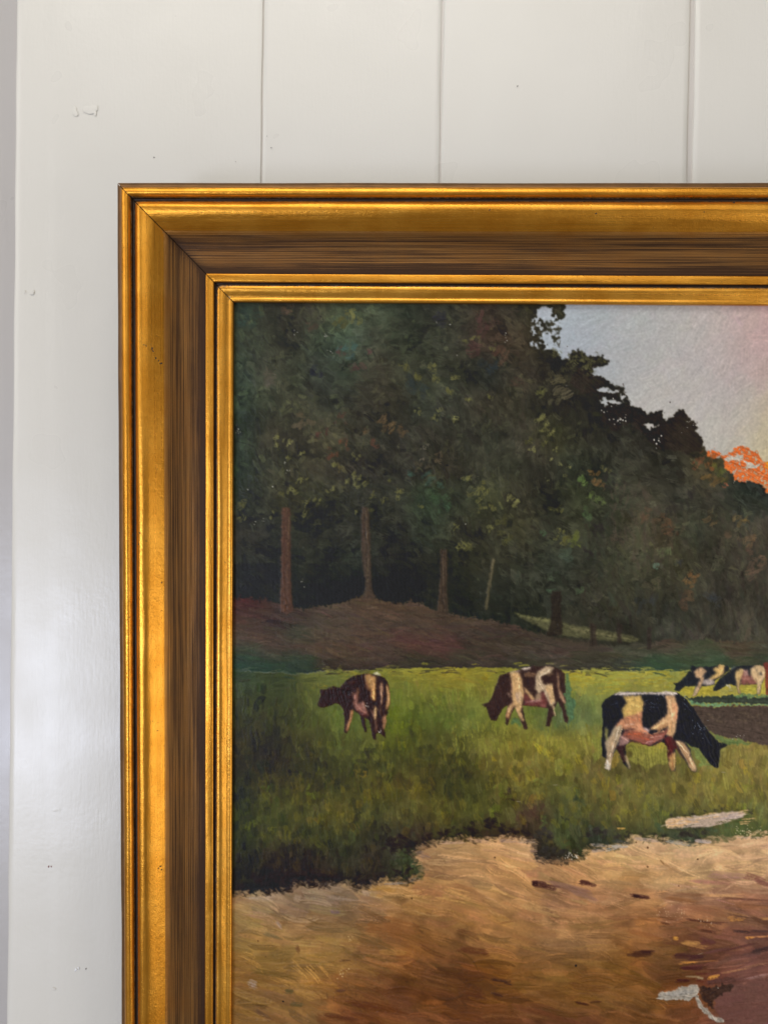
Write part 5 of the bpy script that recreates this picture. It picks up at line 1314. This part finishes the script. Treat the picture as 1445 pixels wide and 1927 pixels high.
cow(15, (1255, 1235), 7.605, [(1365, 105), (1400, 85), (1445, 92), (1700, 90), (2200, 100), (2330, 200), (2380, 330), (2340, 350), (2240, 280), (2220, 540), (2180, 545), (2160, 380), (1900, 400), (1700, 390), (1500, 400),
                              (1455, 440), (1440, 550), (1405, 545), (1395, 350), (1402, 200)], (112, 54, 46), [([(1400, 240), (1440, 240), (1450, 460), (1410, 450)], (140, 78, 52), .7, 85)])
cow(12, (1120, 1280), 5.558, [(65, 250), (100, 200), (200, 140), (330, 120), (540, 130), (720, 125), (850, 130), (940, 190), (1020, 290), (1100, 420), (1200, 560), (1290, 650), (1350, 655), (1380, 680), (1300, 720), (1290, 850),
                              (1275, 920), (1210, 890), (1140, 800), (1080, 710), (1000, 690), (930, 640), (990, 720), (1000, 800), (1055, 920), (1050, 960), (1000, 950), (930, 830), (835, 700), (830, 830), (835, 950),
                              (780, 950), (760, 850), (745, 690), (700, 640), (580, 690), (450, 650), (360, 640), (310, 690), (320, 800), (365, 900), (355, 935), (290, 870), (260, 780), (215, 715), (160, 830), (160, 940),
                              (100, 925), (115, 820), (75, 800), (60, 650), (75, 450)], (27, 29, 37),
    [([(285, 165), (470, 160), (500, 230), (490, 320), (450, 350), (300, 390), (270, 310), (330, 230)], (212, 174, 98), .97, 75),
     ([(500, 235), (522, 240), (510, 270), (490, 285)], (110, 92, 82), .7, 70),
     ([(180, 152), (250, 120), (400, 125), (640, 130), (740, 112), (860, 130), (820, 158), (700, 148), (430, 145), (300, 160)], (204, 188, 178), .92, 2),
     ([(285, 390), (440, 340), (490, 310), (480, 420), (500, 500), (560, 560), (540, 620), (420, 570), (300, 510), (200, 480), (250, 430)], (198, 136, 98), .95, 60),
     ([(300, 460), (460, 450), (520, 540), (440, 540), (330, 520)], (214, 150, 112), .6, 30),
     ([(730, 160), (820, 160), (862, 290), (845, 420), (830, 540), (800, 600), (740, 560), (760, 470), (650, 520), (560, 510), (660, 430), (750, 350), (745, 250)], (220, 172, 122), .97, 78),
     ([(790, 230), (850, 260), (850, 400), (810, 430)], (224, 160, 118), .6, 140),
     ([(640, 500), (760, 440), (740, 490), (660, 540)], (176, 128, 84), .6, 150),
     ([(290, 540), (400, 520), (560, 570), (700, 540), (750, 500), (740, 560), (680, 620), (560, 680), (430, 640), (350, 620), (270, 620)], (152, 88, 70), .95, 15),
     ([(340, 540), (480, 540), (500, 590), (400, 600)], (166, 92, 64), .7, 25),
     ([(500, 490), (570, 520), (540, 560), (500, 540)], (200, 166, 156), .7, 30),
     ([(540, 640), (600, 620), (580, 680), (500, 665)], (150, 100, 96), .8, 20),
     ([(600, 600), (720, 560), (700, 610), (620, 640)], (176, 116, 104), .6, 160),
     ([(200, 480), (280, 470), (260, 560), (230, 660), (180, 760), (165, 860), (150, 940), (95, 910), (120, 800), (100, 650), (150, 580)], (196, 170, 134), .95, 105),
     ([(150, 600), (210, 560), (190, 700), (130, 800)], (172, 142, 108), .6, 105),
     ([(100, 860), (160, 870), (150, 940), (95, 920)], (220, 206, 184), .8, 100),
     ([(255, 560), (350, 620), (330, 670), (245, 690)], (168, 128, 116), .9, 40),
     ([(280, 530), (340, 490), (410, 510), (320, 540)], (76, 50, 48), .6, 160),
     ([(705, 590), (790, 580), (830, 640), (850, 700), (790, 760), (760, 860), (745, 700)], (84, 34, 35), .95, 70),
     ([(770, 790), (830, 740), (835, 860), (825, 940), (785, 950), (765, 880)], (188, 144, 88), .95, 88),
     ([(830, 620), (920, 650), (980, 740), (990, 800), (1055, 910), (1045, 955), (1000, 940), (950, 840), (880, 720)], (206, 166, 120), .95, 60),
     ([(820, 640), (850, 690), (930, 840), (985, 935), (945, 870), (850, 730)], (92, 58, 44), .85, 60),
     ([(900, 680), (920, 680), (1000, 850), (985, 850)], (130, 92, 66), .6, 62),
     ([(210, 690), (310, 670), (300, 760), (330, 840), (290, 860), (250, 770)], (60, 36, 36), .95, 70),
     ([(300, 790), (325, 790), (365, 920), (345, 925)], (206, 180, 130), .9, 75),
     ([(95, 490), (130, 510), (125, 600), (105, 640)], (140, 132, 76), .9, 88)])


def lines(o, k, lst):
    for xa, ya, xb, yb, wd, c, al in lst:
        n = max(1, int(math.hypot(xb - xa, yb - ya) / k / 7))
        for i in range(n):
            t = (i + .5) / n
            x, y = o[0] + (xa + (xb - xa) * t) / k, o[1] + (ya + (yb - ya) * t) / k
            stroke(x + BR() * .3, y + BR() * .3, math.atan2(yb - ya, xb - xa) + BR() * .12, 5.2, wd * 1.45 * rng.uniform(.8, 1.2), np.clip(np.array(c) / 255. * rng.uniform(.92, 1.12), 0, 1), min(1, al * 1.3), .16, .08, .12)


lines((1120, 1280), 5.558, (
    (350, 640, 470, 662, 1.3, (96, 52, 46), .8), (470, 662, 580, 690, 1.3, (96, 50, 46), .8), (600, 688, 700, 630, 1.2, (104, 56, 50), .7), (300, 530, 410, 500, 1.2, (84, 52, 48), .7), (690, 610, 750, 520, 1.2, (120, 66, 58), .7),
    (330, 560, 480, 556, 1.6, (182, 90, 58), .7), (420, 590, 560, 618, 1.6, (176, 88, 62), .7), (480, 520, 600, 590, 1.3, (206, 128, 92), .7), (300, 470, 400, 452, 1.6, (216, 168, 140), .7), (420, 470, 540, 540, 1.3, (218, 150, 112), .7),
    (500, 492, 560, 528, 1.6, (210, 180, 170), .8), (600, 565, 720, 525, 1.3, (210, 150, 112), .7), (560, 600, 690, 575, 1.3, (196, 146, 128), .6), (270, 590, 340, 640, 1.6, (196, 150, 134), .6), (520, 650, 600, 630, 1.2, (182, 130, 120), .7),
    (250, 470, 150, 800, 1.6, (222, 202, 172), .7), (280, 500, 220, 640, 1.3, (208, 178, 140), .7), (160, 800, 210, 640, 1.2, (140, 108, 80), .7), (130, 700, 110, 880, 1.2, (176, 146, 112), .6), (120, 830, 130, 920, 1.4, (232, 222, 206), .8),
    (850, 640, 960, 760, 1.5, (228, 194, 152), .8), (960, 760, 1035, 930, 1.5, (226, 190, 146), .8), (885, 690, 1000, 900, 1.0, (124, 86, 60), .8), (800, 760, 800, 930, 1.1, (150, 100, 62), .7), (820, 750, 825, 920, 1.2, (214, 176, 112), .7),
    (740, 620, 800, 760, 1.2, (112, 52, 48), .6), (770, 200, 800, 420, 1.5, (236, 196, 148), .6), (840, 230, 840, 400, 1.3, (224, 150, 110), .6), (790, 430, 770, 560, 1.3, (206, 150, 96), .7), (700, 440, 600, 510, 1.3, (232, 190, 134), .7), (730, 470, 640, 540, 1.0, (160, 108, 72), .7),
    (320, 200, 440, 190, 1.5, (226, 190, 108), .7), (310, 330, 420, 320, 1.5, (204, 158, 92), .7), (360, 240, 460, 280, 1.5, (220, 186, 112), .7), (330, 390, 420, 420, 1.3, (196, 120, 84), .7), (440, 360, 480, 470, 1.3, (196, 118, 82), .7),
    (150, 260, 240, 232, 1.0, (62, 66, 76), .6), (560, 240, 680, 262, 1.0, (66, 70, 80), .7), (560, 280, 660, 290, 1.0, (58, 62, 72), .6), (900, 220, 1000, 330, 1.0, (58, 62, 72), .6), (1060, 440, 1210, 690, 1.0, (58, 64, 76), .6), (880, 500, 1000, 640, 1.4, (38, 40, 52), .6),
    (200, 150, 420, 132, 1.2, (222, 208, 198), .7), (440, 138, 720, 138, 1.0, (210, 196, 186), .8), (720, 130, 850, 140, 1.6, (226, 206, 190), .8)))
lines((895, 1240), 7.605, (
    (540, 230, 560, 640, 1.0, (182, 138, 90), .7), (610, 260, 640, 700, 1.2, (226, 192, 140), .7), (510, 340, 520, 480, 1.2, (150, 110, 86), .6), (660, 560, 620, 760, 1.0, (160, 120, 84), .6), (640, 760, 690, 900, 1.0, (206, 164, 108), .8), (900, 260, 1060, 150, 1.4, (220, 200, 166), .7),
    (900, 330, 960, 440, 1.2, (222, 196, 160), .7), (1010, 420, 1080, 640, 1.2, (182, 140, 96), .7), (1080, 380, 1110, 560, 1.2, (218, 180, 128), .7), (700, 620, 900, 590, 1.0, (180, 128, 120), .7), (700, 650, 900, 630, 1.0, (96, 44, 46), .7), (330, 260, 280, 480, 1.0, (62, 46, 46), .5),
    (240, 620, 220, 820, 1.0, (58, 42, 44), .5), (500, 660, 450, 830, 1.0, (224, 186, 136), .7), (700, 190, 850, 215, 1.0, (140, 108, 82), .7)))
lines((590, 1250), 9.03, (
    (990, 220, 930, 330, 1.2, (206, 164, 104), .7), (1020, 300, 1020, 600, 1.2, (222, 172, 108), .8), (950, 380, 990, 540, 1.0, (136, 94, 62), .7), (1250, 380, 1280, 640, 1.0, (214, 168, 112), .7), (1150, 330, 1160, 660, 1.0, (190, 150, 118), .7), (700, 520, 730, 700, 1.2, (170, 122, 106), .7),
    (730, 700, 880, 830, 1.2, (160, 112, 98), .7), (650, 820, 580, 1100, 1.0, (196, 146, 96), .7), (1210, 880, 1190, 1090, 1.0, (188, 140, 98), .7), (560, 330, 700, 260, 1.0, (60, 38, 34), .6), (1050, 720, 1055, 920, 1.0, (222, 184, 134), .8)))
specks(1288, 1318, 8, 2, (150, 160, 170), (.4, .8), 8)
specks(1316, 1370, 26, 9, (150, 160, 172), (.4, .8), 8)
specks(1226, 1326, 18, 7, (110, 116, 126), (.4, .8), 5)

ed = soften(LAB >= 5, 2)
ed = (ed > .15) & (ed < .85)
ys, xs = np.nonzero(ed)
for k in rng.integers(0, len(ys), 1500):
    x, y = X0 + xs[k] * ST, Y0 + ys[k] * ST
    stroke(x, y, rng.uniform(0, 3.1), rng.uniform(1.3, 3.2), rng.uniform(.7, 1.2), at(RGB, x + BR() * 1.6, y + BR() * 1.6) * rng.uniform(.9, 1.1), .55, .08, .1, .2)
# local contrast raised in the colour in place of relief shading: every touch keeps its lights and darks


soft_amt = np.where((LAB == 1) | ((LAB >= 10) & (LAB < 16)), .25, 1.)[..., None].astype(np.float32)
fig = (LAB >= 5).astype(np.float32)
w, m = inside([(960, 1148), (1210, 1196), (1200, 1214), (1030, 1200)], 0)
fig[w] = np.maximum(fig[w], m)
near = np.clip(blur(fig[..., None], 5) * 6, 0, 1)
soft_amt = soft_amt * (1 - .85 * near)
d1 = np.clip(RGB - blur(RGB, 3.5), -.07, .07)
d2 = np.clip(RGB - blur(RGB, 12), -.05, .05)
RGB = RGB + soft_amt * (.36 * d1 + .30 * d2)
# weathering of the whole film of paint: fine dust and grain
RGB *= (1 + .018 * GRAIN + .012 * N2)[..., None]
HGT += .005 * GRAIN + .012 * N4
RGB = np.clip(RGB, .02, 1)

# ------------------------------------------------------------------ canvas and paint film as geometry
GX, GY = int(CU / .000565), int(CV / .000565)
uu = np.linspace(-.004, CU + .004, GX)
vv = np.linspace(-.004, CV + .004, GY)
UU, VV = np.meshgrid(uu, vv)
pc = OF[:, None] + RF @ np.stack([UU.ravel(), VV.ravel(), np.zeros(UU.size)])
PX = CX + FOC * pc[0] / pc[2]
PY = CY + FOC * pc[1] / pc[2]
fx = np.clip((PX - X0) / ST, 0, NW - 1.01)
fy = np.clip((PY - Y0) / ST, 0, NH - 1.01)
x0, y0 = fx.astype(int), fy.astype(int)
ax, ay = (fx - x0), (fy - y0)


def sample(A):
    if A.ndim == 3:
        bx, by = ax[:, None], ay[:, None]
    else:
        bx, by = ax, ay
    return (A[y0, x0] * (1 - bx) + A[y0, x0 + 1] * bx) * (1 - by) + (A[y0 + 1, x0] * (1 - bx) + A[y0 + 1, x0 + 1] * bx) * by


PIG_GAIN, PIG_LIFT = 1.25, .0145       # photograph brightness -> pigment reflectance, light gradient left in
pig = np.clip(lin(sample(RGB)) * PIG_GAIN - PIG_LIFT, .004, .9)
hgt = sample(HGT) * .0015
lab = LAB[(fy + .5).astype(int), (fx + .5).astype(int)].reshape(GY, GX)
V3 = loc(UU.ravel(), VV.ravel(), hgt)
faces = grid_faces(GY, GX)
flab = lab[:-1, :-1].ravel()

cu0, cu1, cv0, cv1 = -.012, CU + .012, -.012, CV + .012
bx = np.array([(u, v, h) for h in (-.0006, -.0160) for u, v in ((cu0, cv0), (cu1, cv0), (cu1, cv1), (cu0, cv1))])
canvas = mesh_ob('canvas', loc(bx[:, 0], bx[:, 1], bx[:, 2]), [(0, 1, 2, 3), (7, 6, 5, 4), (0, 4, 5, 1), (1, 5, 6, 2), (2, 6, 7, 3), (3, 7, 4, 0)], LINEN, pic, False)

NAMES = {0: ('painted_wood', 'dark painted wood filling the upper left of the picture'), 1: ('painted_sky', 'pale grey and pink evening sky in the painting'),
         2: ('painted_bank', 'brown leafy bank painted under the trees'), 3: ('painted_meadow', 'green painted meadow where the cows graze'),
         4: ('painted_path', 'sandy ochre track painted in thick strokes'), 5: ('painted_pool', 'violet pool painted at the lower right'),
         6: ('painted_flourish', 'thick grey brush flourish beside the pool'), 7: ('painted_earth', 'dark bare earth with a green rim behind the nearest cow'),
         10: ('painted_cow', 'dark brown cow seen from behind, head turned left'), 11: ('painted_cow', 'brown and cream cow grazing to the left'),
         12: ('painted_cow', 'largest black and cream cow grazing to the right'), 13: ('painted_cow', 'small distant black and cream cow, left of the far pair'),
         14: ('painted_cow', 'small distant black and cream cow, right of the far pair'), 15: ('painted_cow', 'red-brown cow cut by the right edge'),
         20: ('painted_trunk', 'reddish tree trunk nearest the left frame'), 21: ('painted_trunk', 'slightly bent pale brown trunk on the hump of the bank'),
         22: ('painted_trunk', 'short brown trunk right of the bent one'), 23: ('painted_trunk', 'thin pale leaning trunk'), 24: ('painted_trunk', 'thick black-brown trunk before the sunlit clearing'),
         25: ('painted_trunk', None), 26: ('painted_trunk', None), 27: ('painted_trunk', None)}
nrm = None
for L in sorted(NAMES):
    sel = faces[flab == L]
    if not len(sel):
        continue
    idx, inv = np.unique(sel.ravel(), return_inverse=True)
    nm, lb = NAMES[L]
    o = mesh_ob(nm, V3[idx], inv.reshape(-1, 4), PAINT, canvas, True, label=lb)
    at_ = o.data.attributes.new('pigment', 'FLOAT_COLOR', 'POINT')
    c4 = np.ones((len(idx), 4), np.float32)
    c4[:, :3] = pig[idx]
    at_.data.foreach_set('color', c4.ravel())
